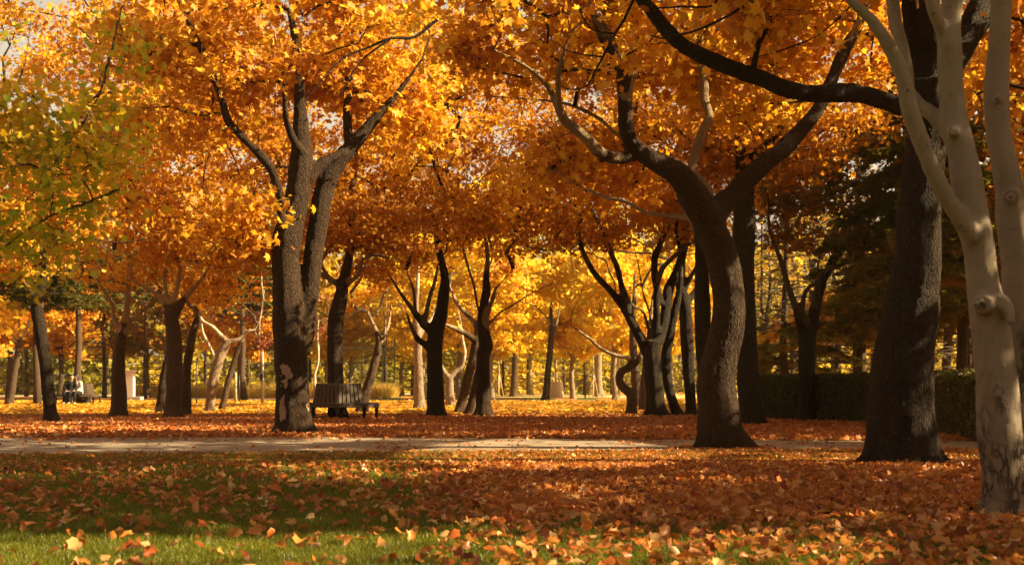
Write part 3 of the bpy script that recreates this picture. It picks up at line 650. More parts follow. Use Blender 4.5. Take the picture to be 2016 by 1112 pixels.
tree("plane_tree", "knobbly upright brown trunk with swollen scars, right-hand one of the close pair", 35.6, [
  ([(952,820,44),(952,800,34),(951,765,31),(951,702,28),(956,680,30),(952,652,24),(950,630,22),(952,607,20),(954,590,18),(958,570,18),(957,545,13),(960,500,10),(950,440,8)],),
  ([(955,640,10),(962,610,10),(970,588,9),(975,570,7),(985,558,5),(1010,530,4)], -.8),
  ([(960,640,6),(985,615,6),(1010,600,6),(1050,575,4),(1090,558,3)], .6),
 ], blobs=[(990,450,150,70,0,2,30)], auto=(.3, 8.0, 3.8, 3.4, 90), leaf=L_OR, size=.089, npc=72, seedx=7, bark=M_BARK)
tree("plane_tree", "slanting orange-lit trunk leaning right behind the knobbly trunk", 41, [
  ([(905,812,22),(912,780,20),(920,745,19),(930,710,18),(938,672,18),(944,640,14),(950,600,9),(955,540,6)],),
  ([(938,672,14),(922,660,12),(905,650,11),(887,643,9),(870,636,6)], -.6),
  ([(942,650,12),(930,630,11),(910,610,10),(897,592,9),(890,575,6),(880,550,4)], .6),
 ], blobs=[(930,520,90,40,0,1.8,16)], auto=(0, 8.0, 3.5, 3.3, 60), leaf=L_OR, size=0.096, npc=75, seedx=8, bark=M_BARKF, twig_r=.007)
tree("plane_tree", "short thin trunk tucked against the foot of the knobbly trunk", 38.5, [
  ([(923,817,20),(930,785,17),(936,755,15),(942,725,13),(947,690,9),(950,640,6)],)], auto=(.3, 7.5, 2.2, 2.2, 22), leaf=L_OR, size=0.096, npc=67, seedx=9, bark=M_BARKF)
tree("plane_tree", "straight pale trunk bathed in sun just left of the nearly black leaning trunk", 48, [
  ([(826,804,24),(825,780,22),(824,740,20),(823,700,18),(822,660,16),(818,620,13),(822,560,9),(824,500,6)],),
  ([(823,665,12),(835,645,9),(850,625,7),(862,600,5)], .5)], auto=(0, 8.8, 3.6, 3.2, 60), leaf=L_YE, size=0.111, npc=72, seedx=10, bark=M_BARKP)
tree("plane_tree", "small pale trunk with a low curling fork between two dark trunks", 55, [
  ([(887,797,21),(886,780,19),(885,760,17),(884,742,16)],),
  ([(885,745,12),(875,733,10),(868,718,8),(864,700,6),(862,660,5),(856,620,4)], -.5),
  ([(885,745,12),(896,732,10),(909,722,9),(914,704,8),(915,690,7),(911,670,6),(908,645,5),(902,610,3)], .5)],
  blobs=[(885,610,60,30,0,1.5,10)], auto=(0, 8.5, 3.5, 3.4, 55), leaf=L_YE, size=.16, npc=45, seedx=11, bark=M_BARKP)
tree("plane_tree", "leaning double-forked tree beside the climbing frame", 42, [
  ([(712,812,26),(718,780,23),(722,765,20),(732,735,19),(741,700,17),(746,675,15),(743,658,12),(735,640,9),(726,620,7),(722,600,5)],),
  ([(744,678,11),(755,668,11),(761,650,8),(766,632,6),(770,600,4)], .4),
  ([(757,668,6),(758,640,5),(760,600,4),(762,560,3)], -.4)],
  blobs=[(740,580,70,50,0,1.6,18)], auto=(0, 8.0, 3.3, 3.2, 60), leaf=L_OR, size=0.104, npc=72, seedx=12, bark=M_BARKF)
tree("plane_tree", "crooked zigzag tree with one long bare limb reaching left", 39, [
  ([(1243,817,24),(1244,795,21),(1243,775,22),(1234,768,20),(1222,757,18),(1219,742,17),(1225,730,17),(1238,724,16),(1250,716,14),(1259,704,12),(1263,690,9),(1268,670,7),(1272,640,4)],),
  ([(1236,726,13),(1240,716,12),(1243,708,13),(1234,704,10),(1216,700,9),(1198,694,9),(1180,684,8),(1165,670,8),(1153,661,7),(1138,650,6),(1121,639,5)], -.5),
  ([(1122,640,5),(1128,610,4),(1140,590,4),(1150,560,3)], -.8, -.5)],
  blobs=[(1130,570,70,30,-1,1.2,8),(1260,600,60,40,0,1.2,8)], leaf=L_YE, size=0.096, npc=60, seedx=13, bark=M_BARKF, twig_r=.005)
tree("plane_tree", "black many-limbed tree spreading wide from a stout base right of the crooked tree", 36, [
  ([(1292,821,50),(1291,800,42),(1288,765,37),(1284,720,36),(1282,690,38),(1285,670,40)],),
  ([(1275,695,24),(1262,668,20),(1252,650,19),(1229,607,17),(1210,582,15),(1193,562,14),(1178,548,13),(1166,531,13),(1152,505,12),(1144,486,12),(1141,455,10),(1143,425,9),(1128,400,7),(1108,380,5),(1090,350,4)], -1.0),
  ([(1238,620,14),(1234,600,14),(1224,565,13),(1216,531,13),(1208,510,12),(1195,480,11),(1184,450,11),(1170,420,10),(1160,390,7)], .6, -.5),
  ([(1287,690,20),(1292,640,16),(1292,585,14),(1295,555,12),(1305,528,11),(1328,504,10),(1350,485,9),(1372,470,7),(1390,440,5)], -1.0),
  ([(1295,675,24),(1306,640,22),(1312,600,22),(1316,570,22),(1328,545,20),(1338,520,18),(1344,500,17),(1350,470,14),(1355,420,9)], 1.0),
  ([(1282,680,8),(1277,650,7),(1270,622,7),(1262,610,6),(1248,603,6),(1238,585,5),(1228,560,4)], -.6),
  ([(1284,650,6),(1278,612,6),(1268,585,6),(1262,555,5),(1258,530,5),(1252,500,4),(1246,480,3)], .2),
  ([(1300,600,18),(1292,560,16),(1288,530,15),(1290,505,15),(1300,480,14),(1312,450,13),(1318,420,9)], .4),
 ], blobs=[(1200,420,150,80,0,2,34),(1320,440,80,50,0,1.5,12),(1110,350,110,70,-.5,1.5,16)], auto=(-.3, 8.3, 4.0, 3.3, 95), leaf=L_RU, size=0.089, npc=82, seedx=14, bark=M_BARKD)
tree("plane_tree", "dark trunk curving up out of the stout many-limbed tree's foot", 36.3, [
  ([(1336,821,24),(1326,795,21),(1316,760,20),(1312,735,21),(1311,702,22),(1316,670,22),(1322,640,20),(1330,607,17),(1338,570,14),(1342,520,9)],)],
  auto=(.5, 8.2, 3.0, 2.8, 40), leaf=L_RU, size=0.096, npc=67, seedx=15, bark=M_BARKD)
tree("plane_tree", "dark straight trunk just left of the S-curved trunk", 37.0, [
  ([(1362,819,28),(1360,800,23),(1357,750,23),(1354,700,26),(1351,650,27),(1349,610,26),(1342,570,23),(1340,530,20),(1345,480,16),(1352,420,11)],),
  ([(1352,600,14),(1366,577,13),(1380,562,13),(1400,545,11),(1430,520,8)], .6),
  ([(1348,570,12),(1360,545,11),(1372,525,10),(1380,505,9),(1395,470,6)], -.6)],
  blobs=[(1370,440,100,60,0,1.6,14)], auto=(.5, 8.2, 3.4, 3.2, 60), leaf=L_RU, size=0.096, npc=75, seedx=16, bark=M_BARKD)
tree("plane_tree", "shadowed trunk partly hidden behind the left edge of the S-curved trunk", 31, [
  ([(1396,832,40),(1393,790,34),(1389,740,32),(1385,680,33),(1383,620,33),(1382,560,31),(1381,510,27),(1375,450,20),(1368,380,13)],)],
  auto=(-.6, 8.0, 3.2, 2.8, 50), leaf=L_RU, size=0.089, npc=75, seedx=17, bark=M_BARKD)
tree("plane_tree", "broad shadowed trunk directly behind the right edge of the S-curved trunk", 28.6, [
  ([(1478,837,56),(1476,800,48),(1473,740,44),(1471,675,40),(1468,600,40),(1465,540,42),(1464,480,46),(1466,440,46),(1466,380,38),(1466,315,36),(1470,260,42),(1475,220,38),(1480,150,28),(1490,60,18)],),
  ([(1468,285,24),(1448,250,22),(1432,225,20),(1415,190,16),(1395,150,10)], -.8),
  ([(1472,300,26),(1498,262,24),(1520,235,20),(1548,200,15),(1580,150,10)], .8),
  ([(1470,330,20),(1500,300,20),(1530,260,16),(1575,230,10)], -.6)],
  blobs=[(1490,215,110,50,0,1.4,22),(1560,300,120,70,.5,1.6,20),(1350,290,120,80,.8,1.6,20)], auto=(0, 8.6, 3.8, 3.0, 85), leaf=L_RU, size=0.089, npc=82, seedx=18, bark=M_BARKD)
tree("plane_tree", "dark slender-limbed tree standing right in front of the hedge", 31.4, [
  ([(1588,830,40),(1588,800,35),(1588,760,33),(1588,720,34),(1589,680,35),(1590,650,36)],),
  ([(1578,655,16),(1572,630,15),(1566,605,14),(1554,571,13),(1546,545,12),(1540,520,12),(1530,495,11),(1521,472,10),(1514,445,8),(1514,405,7),(1505,360,4)], -.7),
  ([(1584,640,14),(1580,610,12),(1584,580,11),(1596,562,10),(1617,556,8)], -.4),
  ([(1596,650,28),(1603,616,24),(1610,580,22),(1620,550,20),(1635,524,19),(1647,502,18),(1660,484,17),(1684,468,12),(1708,450,10),(1743,432,8),(1768,412,5)], .5),
  ([(1606,600,12),(1607,560,9),(1608,535,8),(1614,505,7),(1622,480,7),(1640,460,7),(1655,418,7),(1682,380,6),(1700,340,4)], .2),
  ([(1640,515,10),(1650,480,9),(1665,450,9),(1690,425,8),(1720,395,5)], -.4)],
  blobs=[(1610,430,120,70,0,1.8,26),(1700,470,80,60,.3,1.5,16),(1560,350,100,80,0,1.6,18)], auto=(.4, 8.3, 3.6, 3.2, 70), leaf=L_MX, size=.11, npc=50, seedx=19, bark=M_BARKD)
# left side
tree("plane_tree", "dark leaning tree nearest on the left, in front of the seated couple's bench", 30.4, [
  ([(101,833,32),(99,810,27),(95,770,26),(91,730,26),(84,680,24),(78,640,25),(73,607,26),(76,585,22),(81,555,16),(83,530,15),(88,510,16),(95,490,17),(106,462,16),(122,440,14),(130,400,12),(124,340,9),(110,260,6)],),
  ([(75,598,14),(60,572,13),(45,553,12),(22,528,11),(0,508,11),(-40,480,8),(-80,440,5)], -.5),
  ([(78,590,13),(92,582,12),(104,576,8),(108,566,5)], -.8),
  ([(105,468,8),(117,466,6),(150,470,6),(180,470,6),(215,476,5),(247,477,5),(300,467,3)], -.9)],
  blobs=[(60,330,150,110,0,2,30),(30,500,90,50,0,1.4,12),(180,430,100,50,-.5,1.4,10)], auto=(0, 8.3, 3.6, 3.2, 80), leaf=L_OR, size=0.089, npc=75, seedx=20, bark=M_BARKD)
tree("plane_tree", "mottled forked trunk standing just left of the white pillar", 35, [
  ([(233,821,37),(234,800,33),(234,765,31),(233,730,27),(234,697,24),(239,670,21),(243,648,21),(247,625,15),(249,600,12),(254,562,11),(253,500,9),(251,440,7),(248,360,5)],),
  ([(240,650,14),(228,636,11),(223,615,10),(220,598,9),(206,575,8),(193,553,7),(180,520,5)], -.6),
  ([(246,652,12),(258,634,9),(272,620,8),(288,606,8),(306,590,7),(320,570,4)], .6)],
  blobs=[(225,520,100,45,0,1.6,18)], auto=(0, 8.4, 3.6, 3.3, 80), leaf=L_OR, size=0.089, npc=75, seedx=21, bark=M_BARKF, paled=(.16,.09))
tree("plane_tree", "stout brown tree with a crown of twisting limbs, left of the pale bent trunks", 34, [
  ([(340,826,40),(341,805,35),(343,765,34),(344,720,33),(343,680,32),(341,650,31),(336,620,28),(333,600,26)],),
  ([(330,605,16),(318,588,12),(310,580,10),(290,567,9),(270,558,9),(257,544,9),(257,528,7),(262,515,6),(252,500,5),(225,490,4)], -.8),
  ([(332,600,12),(326,570,9),(323,540,8),(331,505,6),(340,460,5)], -.5),
  ([(338,600,14),(345,580,11),(352,550,10),(353,525,9),(343,490,8),(335,455,8),(331,425,6),(327,400,5),(330,340,4)], .3),
  ([(345,620,18),(356,600,15),(366,584,12),(382,567,11),(400,545,8),(420,510,6),(440,460,4)], .7)],
  blobs=[(400,470,130,70,0,2,34),(300,440,110,80,0,1.8,22),(470,500,60,50,0,1.2,10)], auto=(.2, 8.2, 3.8, 3.4, 90), leaf=L_OR, size=0.089, npc=81, seedx=22, bark=M_BARKF, paled=(.12,.06))
tree("plane_tree", "shaded trunk close behind the stout brown tree, bending right", 37, [
  ([(366,817,22),(367,790,20),(367,750,19),(369,715,18),(376,675,17),(383,645,16),(388,625,13),(384,608,12),(372,598,11),(366,585,8),(362,560,6)],),
  ([(388,625,12),(398,616,8),(412,606,6),(430,590,4)], .5)],
  blobs=[(420,570,60,40,0,1.2,12)], auto=(.2, 8.0, 3.2, 3.0, 50), leaf=L_OR, size=0.096, npc=72, seedx=23, bark=M_BARKF)
tree("plane_tree", "short shaded trunk just left of the stout brown tree's base", 41, [
  ([(314,812,20),(318,780,18),(322,745,16),(328,715,14),(334,680,10),(330,620,7),(326,560,5)],)], auto=(-.4, 8.0, 3.2, 3.0, 45), leaf=L_OR, size=0.104, npc=67, seedx=24, bark=M_BARK)
tree("plane_tree", "bright pale trunk bending over to the right, sunlit, left of the twin stems", 43, [
  ([(414,810,22),(414,795,20),(417,765,21),(423,735,21),(430,712,21),(438,690,19),(447,676,17),(456,672,13),(468,668,9),(478,660,7),(490,651,7),(502,648,5),(512,625,4),(518,590,3)],),
  ([(450,676,14),(441,667,12),(430,655,9),(418,643,8),(402,634,7),(394,625,8),(388,612,6)], -.4),
  ([(395,630,7),(399,655,8),(409,675,8),(420,700,7)], .3, -.2)],
  blobs=[(430,600,50,30,0,1.2,10)], leaf=L_OR, size=0.096, npc=60, seedx=25, bark=M_BARKP, auto=(0, 8.5, 3.2, 3.0, 40))
tree("plane_tree", "thinner grey stem leaning right behind the bright bent trunk", 46, [
  ([(437,804,14),(443,780,13),(450,750,13),(458,720,12),(466,695,11),(474,675,10),(480,662,7),(492,655,5),(506,640,4)],)], leaf=L_OR, size=0.096, npc=60, seedx=26, bark=M_BARKF, auto=(0, 8.5, 3.0, 3.0, 30))
tree("plane_tree", "distant forked tree at the left edge, beside bright paving", 58, [
  ([(18,797,17),(22,775,15),(27,742,14),(32,710,13),(36,684,13),(38,672,12)],),
  ([(35,680,9),(22,658,7),(10,645,6),(0,634,5),(-15,610,4)], -.4),
  ([(38,676,8),(38,650,5),(37,620,5),(36,580,3)], .4), ([(40,676,9),(50,655,7),(55,640,5),(60,615,3)], 0)],
  blobs=[(20,625,55,35,0,1.5,14)], auto=(0, 8.8, 3.4, 3.4, 50), leaf=L_YE, size=.16, npc=46, seedx=27, bark=M_BARKF)
# slim trees of the sunlit clearing
tree("plane_tree", "slim brown trunk standing immediately left of the concrete planter", 69, [
  ([(1073,789,18),(1076,765,15),(1079,729,14),(1083,690,13),(1085,666,12),(1085,635,9),(1085,607,7),(1087,570,5),(1085,530,3)],),
  ([(1086,665,9),(1093,645,7),(1098,625,5),(1102,600,3)], .4), ([(1085,640,6),(1077,625,5),(1070,618,3)], 0)],
  blobs=[(1085,570,75,45,0,2,44)], auto=(0, 8.6, 3.6, 3.2, 50), leaf=L_YE, size=.17, npc=46, seedx=28, bark=M_BARK)
tree("plane_tree", "straight greyish trunk in the sunny clearing, midway between knobbly trunk and planter", 92, [
  ([(1010,781,17),(1012,760,14),(1014,710,13),(1014,660,11),(1013,620,9),(1013,570,6),(1010,530,4)],)], blobs=[(1013,585,60,40,0,2,36)], auto=(0, 10.5, 4, 4, 50), leaf=L_YE, size=.2, npc=44, seedx=29, bark=M_BARKF)
tree("plane_tree", "thick pinkish trunk far off between the planter and the crooked tree", 92, [
  ([(1180,780,22),(1178,760,17),(1177,730,16),(1178,690,15),(1178,650,12),(1175,600,8),(1178,550,5)],), ([(1178,690,8),(1188,660,6),(1195,630,4)], .4)], blobs=[(1180,620,70,50,0,2.2,44)], auto=(0, 10, 4, 4, 50), leaf=L_YE, size=.2, npc=44, seedx=30, bark=M_BARKP)
tree("plane_tree", "grey-brown trunk hidden behind the crooked zigzag tree", 52, [
  ([(1256,800,26),(1253,770,20),(1250,730,18),(1247,690,17),(1246,650,14),(1248,600,10),(1250,540,6)],)], auto=(0, 8.5, 3.6, 3.4, 60), blobs=[(1240,590,60,40,0,1.5,12)], leaf=L_YE, size=.16, npc=46, seedx=31, bark=M_BARKF)
tree("plane_tree", "shaded leaning stem filling the gap between crooked tree and many-limbed tree", 45, [
  ([(1268,806,22),(1268,770,20),(1272,730,18),(1276,690,15),(1280,640,10),(1284,590,6)],)], auto=(0, 8.3, 3.2, 3.2, 45), leaf=L_YE, size=0.111, npc=69, seedx=32, bark=M_BARKF)
tree("young_tree", "young purple-leaved tree tied to a thin grey post", 58, [
  ([(515,796,5),(517,760,5),(516,720,5),(514,690,5),(510,660,5),(512,630,4),(518,600,3),(520,570,2.5)],), ([(512,670,4),(503,655,3),(500,640,2.5)], .2), ([(513,650,3),(524,640,2.5),(530,620,2.5)], -.2)],
  blobs=[(514,648,26,44,0,.7,30)], leaf=L_PU, size=.07, npc=26, seedx=33, bark=M_BARKF, vox=.03, spread=.2, twig_r=.004)
tree("young_tree", "sinuous purple-leaved sapling seen between the forked plane tree and the ring-bench tree", 62, [
  ([(620,797,8),(620,760,7),(620,735,6),(626,715,5),(627,690,4.5),(625,660,4),(627,630,3.5)],)], blobs=[(628,620,34,52,0,.9,40)], leaf=L_PU, size=.08, npc=30, seedx=34, bark=M_BARKP, vox=.035, spread=.25, twig_r=.004)
tree("young_tree", "young lime-green tree growing out of the concrete planter", 84, [
  ([(1095,776,5),(1095,745,4.5),(1094,715,4),(1096,690,3.5),(1098,660,3)],)], blobs=[(1105,690,36,42,0,1.2,46)], leaf=L_GY, size=0.089, npc=45, seedx=35, bark=M_BARKP, vox=.05, spread=.3, twig_r=.006)
# linden reaching in from the left, close to the camera
tree("linden_tree", "green and yellow linden boughs reaching in at the left edge, softly out of focus", 8.0, [
  ([(-330,1050,90),(-320,900,70),(-300,700,60),(-270,560,50),(-240,440,40),(-220,300,32),(-200,100,22),(-190,-100,12)],),
  ([(-270,560,26),(-150,510,16),(-60,475,12),(0,445,10),(36,410,9),(72,373,9),(100,332,9),(126,297,8),(165,240,7),(198,180,6),(211,130,5),(225,80,4),(240,10,3)], .3),
  ([(-150,510,12),(-60,500,8),(0,490,6),(50,455,5),(110,420,5),(170,400,4),(240,370,2.5)], -.3, .1),
  ([(-150,512,12),(-70,560,8),(0,570,5),(60,575,3)], -.2, .1),
  ([(-240,440,22),(-130,330,12),(-40,240,9),(20,190,7),(50,120,5),(60,40,3)], .5)],
  blobs=[(45,260,95,110,.2,.6,46),(150,340,80,100,0,.5,42),(55,490,95,90,0,.5,42),(220,90,24,110,.3,.2,34),(190,250,42,80,.2,.4,22),(-120,200,150,250,0,.9,30)],
  leaf=L_LI, size=.034, npc=34, tmpl=T_LI, seedx=36, bark=M_BARKD, spread=.15, twig_r=.0022, vox=.02, carve_=True)
for i, (x, y, lb) in enumerate([(10.8, 11.5, "orange plane tree past the right edge, level with the smooth grey-barked tree"), (17, 11, "orange plane tree well outside the right edge, nearest the camera"), (23, 14, "far-right plane tree beyond the outermost near one"),
        (12.8, 17.5, "orange plane tree past the right edge beside the path"), (19, 19.5, "orange plane tree outside the right edge across the path"), (15.5, 25.5, "orange plane tree outside the right edge behind the hedge end"), (22.5, 25, "orange plane tree farther right behind the hedge end"),
        (18, 33, "orange plane tree outside the right edge, deep behind the hedge"), (26, 33.5, "outermost orange plane tree deep behind the hedge"), (14.6, 29.5, "orange plane tree outside the right edge, behind the hedge middle"), (12.4, 23.6, "orange plane tree outside the right edge, close behind the hedge end"), (9.6, 7.6, "orange plane tree just outside the frame, nearest the smooth grey stems"), (14.6, 6.6, "orange plane tree outside the frame, nearest the camera's level")]):
    px = 1008 + F * x / y; k = F / y
    tree("plane_tree", lb, y, [([(px, HZ + CH * k, .5 * k), (px + .1 * k, HZ - 1.5 * k, .4 * k), (px - .2 * k, HZ - 4 * k, .3 * k), (px, HZ - 7 * k, .15 * k)],), ([(px, HZ - 2 * k, .25 * k), (px - 1.2 * k, HZ - 4 * k, .15 * k), (px - 2.2 * k, HZ - 5.6 * k, .07 * k)], .6), ([(px, HZ - 1.8 * k, .25 * k), (px + 1.2 * k, HZ - 3.6 * k, .15 * k), (px + 2.2 * k, HZ - 5.6 * k, .07 * k)], -.6)],
         auto=(0, 7.4, 4.1, 3.0, 130), leaf=L_OR, size=0.111, npc=72, tmpl=T_LO, seedx=40 + i, vox=.07)
# ================================================================== copies of far trees
def copy_thing(T, loc, rz, s, label, group=None):
    c = T.copy(); col.objects.link(c); c.location = loc; c.rotation_euler = (0, 0, rz); c.scale = (s, s, s); c['label'] = label
    if group: c['group'] = group
    for ch in list(T.children):
        k = ch.copy(); col.objects.link(k); k.parent = c
    return c
def proto_plane(leaf, seedx, label, x, y, size=.2, lean=.3, n=150, npc=75, cv=False):
    k = F / y; px = 1008 + F * x / y
    return tree("plane_tree", label, y, [
        ([(px, HZ + CH * k, .46 * k), (px + lean * .4 * k, HZ - .6 * k, .36 * k), (px + lean * .2 * k, HZ - 2.2 * k, .30 * k), (px + lean * k, HZ - 4 * k, .2 * k), (px + lean * .8 * k, HZ - 6.5 * k, .1 * k)],),
        ([(px + lean * .2 * k, HZ - 1.9 * k, .22 * k), (px - .9 * k, HZ - 3.4 * k, .15 * k), (px - 1.3 * k, HZ - 5 * k, .1 * k), (px - 2.2 * k, HZ - 6.2 * k, .06 * k)], .7),
        ([(px + lean * .2 * k, HZ - 1.6 * k, .2 * k), (px + 1.1 * k, HZ - 3.1 * k, .14 * k), (px + 2.3 * k, HZ - 4.6 * k, .07 * k)], -.8)],
        auto=(0, 6.5, 3.7, 4.2, n), leaf=leaf, size=size, npc=npc, tmpl=T_LO, seedx=seedx, bark=M_BARKP if leaf is L_YE else M_BARKF, vox=.07, carve_=cv)
GB = "golden trees round the sunlit clearing"
bgs = [  # px, d, scale, variant, label
 (688, 101, 1.0, 0, "golden tree behind the climbing frame's left post"), (792, 103, .95, 1, "golden tree between climbing frame and pale sunlit trunk"),
 (905, 82, 1.05, 0, "golden tree far behind the slanting orange-lit trunk"), (968, 74, .9, 1, "golden tree far behind the knobbly trunk's right side"),
 (1045, 104, 1.1, 0, "golden tree deep in the clearing, left of the planter tree"), (1128, 80, .9, 1, "golden tree between the planter and the thick pinkish trunk"),
 (1212, 76, .95, 0, "golden tree beside the pale lamp post"), (1318, 84, 1.0, 1, "golden tree glimpsed through the many-limbed black tree"),
 (835, 96, 1.1, 1, "golden tree far behind the pale sunlit trunk"), (1160, 110, 1.15, 0, "farthest golden tree behind the black post"),
 (640, 100, 1.0, 0, "golden tree far behind the ring bench"), (1265, 96, 1.1, 1, "golden tree far behind the crooked tree's trunk")]
bgo = [
 (-30, 70, 1.0, 2, "orange tree cut off by the left edge, far off"), (118, 92, 1.1, 2, "orange tree far behind the dark leaning left tree"), (290, 84, 1.0, 3, "orange tree far behind the white pillar"),
 (470, 78, .95, 2, "orange tree far behind the twin pale stems"), (552, 86, 1.05, 3, "orange tree far behind the forked plane tree"), (210, 104, 1.1, 3, "orange tree deep behind the mottled forked trunk"),
 (1420, 62, 1.0, 3, "orange tree far behind the S-curved trunk"), (1505, 54, .9, 2, "orange tree just right of the broad shadowed trunk, beyond the hedge"), (1652, 56, .95, 3, "orange tree beyond the hedge, right of the slender-limbed tree"),
 (1745, 50, .9, 2, "orange tree directly behind the thick leaning trunk"), (1868, 46, .9, 3, "orange tree beyond the hedge beside the grey stems"), (1990, 52, 1.0, 2, "orange tree beyond the hedge at the right edge"), (1590, 74, 1.1, 2, "orange tree deep beyond the hedge centre"),
 (1700, 41, 1.0, 3, "olive-leaved tree beyond the hedge, left of the thick leaning trunk"), (1900, 36, .95, 3, "olive-leaved tree close behind the hedge right of the thick leaning trunk"), (2030, 33, .95, 3, "olive-leaved tree close behind the hedge at the right edge")]
protos = {}
for lst, grp in ((bgs, GB), (bgo, "orange trees in the far rows")):
    for px, d, s, v, lb in lst:
        x = (px - 1008) / F * d
        if px > 1400 and d < 90:      # these stand between the sun and the clearing: each gets its own crown with its own gaps
            t_ = proto_plane((L_YE, L_YE, L_OR, L_MX)[v], 80 + len(lb), lb, x, d, .17, (.35, -.3, .25, -.2)[v], 130, 75, True); t_['group'] = grp
        elif v not in protos:
            protos[v] = proto_plane((L_YE, L_YE, L_OR, L_MX)[v], 60 + v, lb, x, d, .17, (.35, -.3, .25, -.2)[v]); protos[v]['group'] = grp; protos[v].scale = (s, s, s)
        else: copy_thing(protos[v], (x, d, 0), random.uniform(0, 6.28), s, lb, grp)

# ------------------------------------------------------------------ conifers
def conifer(name, label, loc, h, rad, z0, nw, mat, seed, fine=1.0, trunk_r=.16, droop=.25, cat="conifer", flat=.8):
    r = np.random.default_rng(seed); T = thing(name, label, cat, loc)
    mb = MB(); zz = np.linspace(-.2, h, 9); mb.tube(np.stack([r.normal(0, .03, 9), r.normal(0, .03, 9), zz], 1), np.interp(zz, [-.2, 0, h], [trunk_r * 1.2, trunk_r, .02]), 9, wob=.1)
    tm = mb.build("trunk", M_BARKF, T, True); a = tm.data.attributes.new("pale", 'FLOAT', 'POINT'); a.data.foreach_set("value", np.full(len(tm.data.vertices), .1, np.float32))
    tV, tF, n = [], [], 0; SP, SD, SL = [], [], []
    for z in np.linspace(z0, h * .97, nw):
        rl = rad * (1 - (z - z0) / (h - z0 + .3)) ** .75
        for q in range(int(6 + r.integers(0, 3))):
            a = r.random() * 6.283; L = rl * r.uniform(.6, 1.15); k = 6; t = np.linspace(0, 1, k + 1)
            zc = z + r.normal(0, .12); dirv = np.array([math.cos(a), math.sin(a)])
            bend = r.normal(0, .12) * L
            P = np.stack([dirv[0] * L * t - dirv[1] * bend * t * t, dirv[1] * L * t + dirv[0] * bend * t * t, zc + L * (.18 * t - droop * t * t * 1.6)], 1)
            v, f, _ = tube(P, np.linspace(.016, .003, k + 1) * (L / 2 + .4), 3); tV.append(v); tF.append(f + n); n += len(v)
            m_ = int(L / .14 * fine) + 2; tt = r.uniform(.18, 1.0, m_)
            pos = np.stack([np.interp(tt, t, P[:, i]) for i in range(3)], 1)
            for side in (-1, 1):
                ang = a + side * r.uniform(.5, 1.25, m_); ln = (.22 + .42 * (1 - tt)) * r.uniform(.6, 1.2, m_) * min(1, L / 1.5)
                dd = np.stack([np.cos(ang), np.sin(ang), r.normal(-.18, .16, m_)], 1); SP.append(pos); SD.append(dd); SL.append(ln)
    SP, SD, SL = np.concatenate(SP), np.concatenate(SD), np.concatenate(SL)
    # each shoot carries needle tufts: slim pointed leaflets both sides
    m = max(3, int(5 * fine)); tt = r.uniform(0, 1, (len(SP), m)); B = SP[:, None] + SD[:, None] * (SL[:, None] * tt)[..., None]
    B = B.reshape(-1, 3); D = np.repeat(SD, m, 0); a2 = np.arctan2(D[:, 1], D[:, 0]) + r.choice([-1, 1], len(B)) * r.uniform(.2, 1.1, len(B)); ll = r.uniform(.15, .34, len(B)) / fine ** .8
    D2 = np.stack([np.cos(a2), np.sin(a2), r.normal(-.1, .35, len(B))], 1); U_ = np.stack([-np.sin(a2), np.cos(a2), r.normal(0, .5, len(B))], 1)
    ok = carve(B + np.array(loc), r) if loc[1] > 35 else slice(None); B, D2, U_, ll = B[ok], D2[ok], U_[ok], ll[ok]
    w_ = ll * .36; v = np.stack([B - U_ * w_[:, None] * .6, B + D2 * ll[:, None], B + U_ * w_[:, None], ], 1).reshape(-1, 3)
    f = np.arange(len(v)).reshape(-1, 3)
    V = np.concatenate(tV + [v]); F4 = np.concatenate(tF); nf = len(f)
    me = mesh_np("crown", V, [F4, f + n], False, {"rnd": ('FACE', np.concatenate([np.zeros(len(F4)), r.random(nf)])), "pale": ('POINT', np.full(len(V), .1))})
    me.materials.append(mat); me.materials.append(M_BARKF); me.polygons.foreach_set("material_index", np.concatenate([np.ones(len(F4), np.int32), np.zeros(nf, np.int32)]))
    link("crown", me, None, T); return T
def gl(px, d): return ((px - 1008) / F * d, d, 0)
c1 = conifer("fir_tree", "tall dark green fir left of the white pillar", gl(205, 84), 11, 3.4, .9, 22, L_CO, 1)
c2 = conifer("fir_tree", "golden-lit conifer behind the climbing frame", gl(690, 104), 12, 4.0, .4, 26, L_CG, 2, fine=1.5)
c3 = conifer("pine_tree", "pine with a long bare trunk rising behind the seated couple", gl(155, 60.6), 12, 3.6, 4.6, 14, L_CO, 3, trunk_r=.18, droop=.1)
c3['category'] = "pine"
for px, d, s, lb in [(52, 92, 1.0, "fir far behind the left-edge forked tree"), (285, 80, .8, "bushy fir just right of the white pillar"), (330, 98, 1.1, "fir far behind the stout brown tree"), (-15, 88, 1.0, "fir at the left edge, far off"),
                     (120, 112, 1.2, "fir deep behind the couple's bench"), (405, 92, .9, "fir behind the bright pale bent trunk"), (488, 90, .85, "fir right of the twin pale stems"), (545, 96, .95, "fir behind the purple-leaved tree"), (610, 102, .9, "fir behind the ring bench's left side"),
                     (1500, 58, .85, "dark fir beyond the hedge's left end"), (1560, 64, .95, "dark fir beyond the hedge, left of the slender-limbed tree"), (1640, 66, .9, "dark fir beyond the hedge, right of the slender-limbed tree"), (1720, 60, .9, "dark fir seen left of the thick leaning trunk"), (1890, 44, .8, "dark fir showing between thick trunk and grey stems"), (1440, 84, 1.0, "dark fir far behind the S-curved trunk"), (1980, 47, .9, "dark fir at the right edge behind the grey stems")]:
    copy_thing(c1, gl(px, d), random.uniform(0, 6.28), s, lb, "firs behind the plane trees")
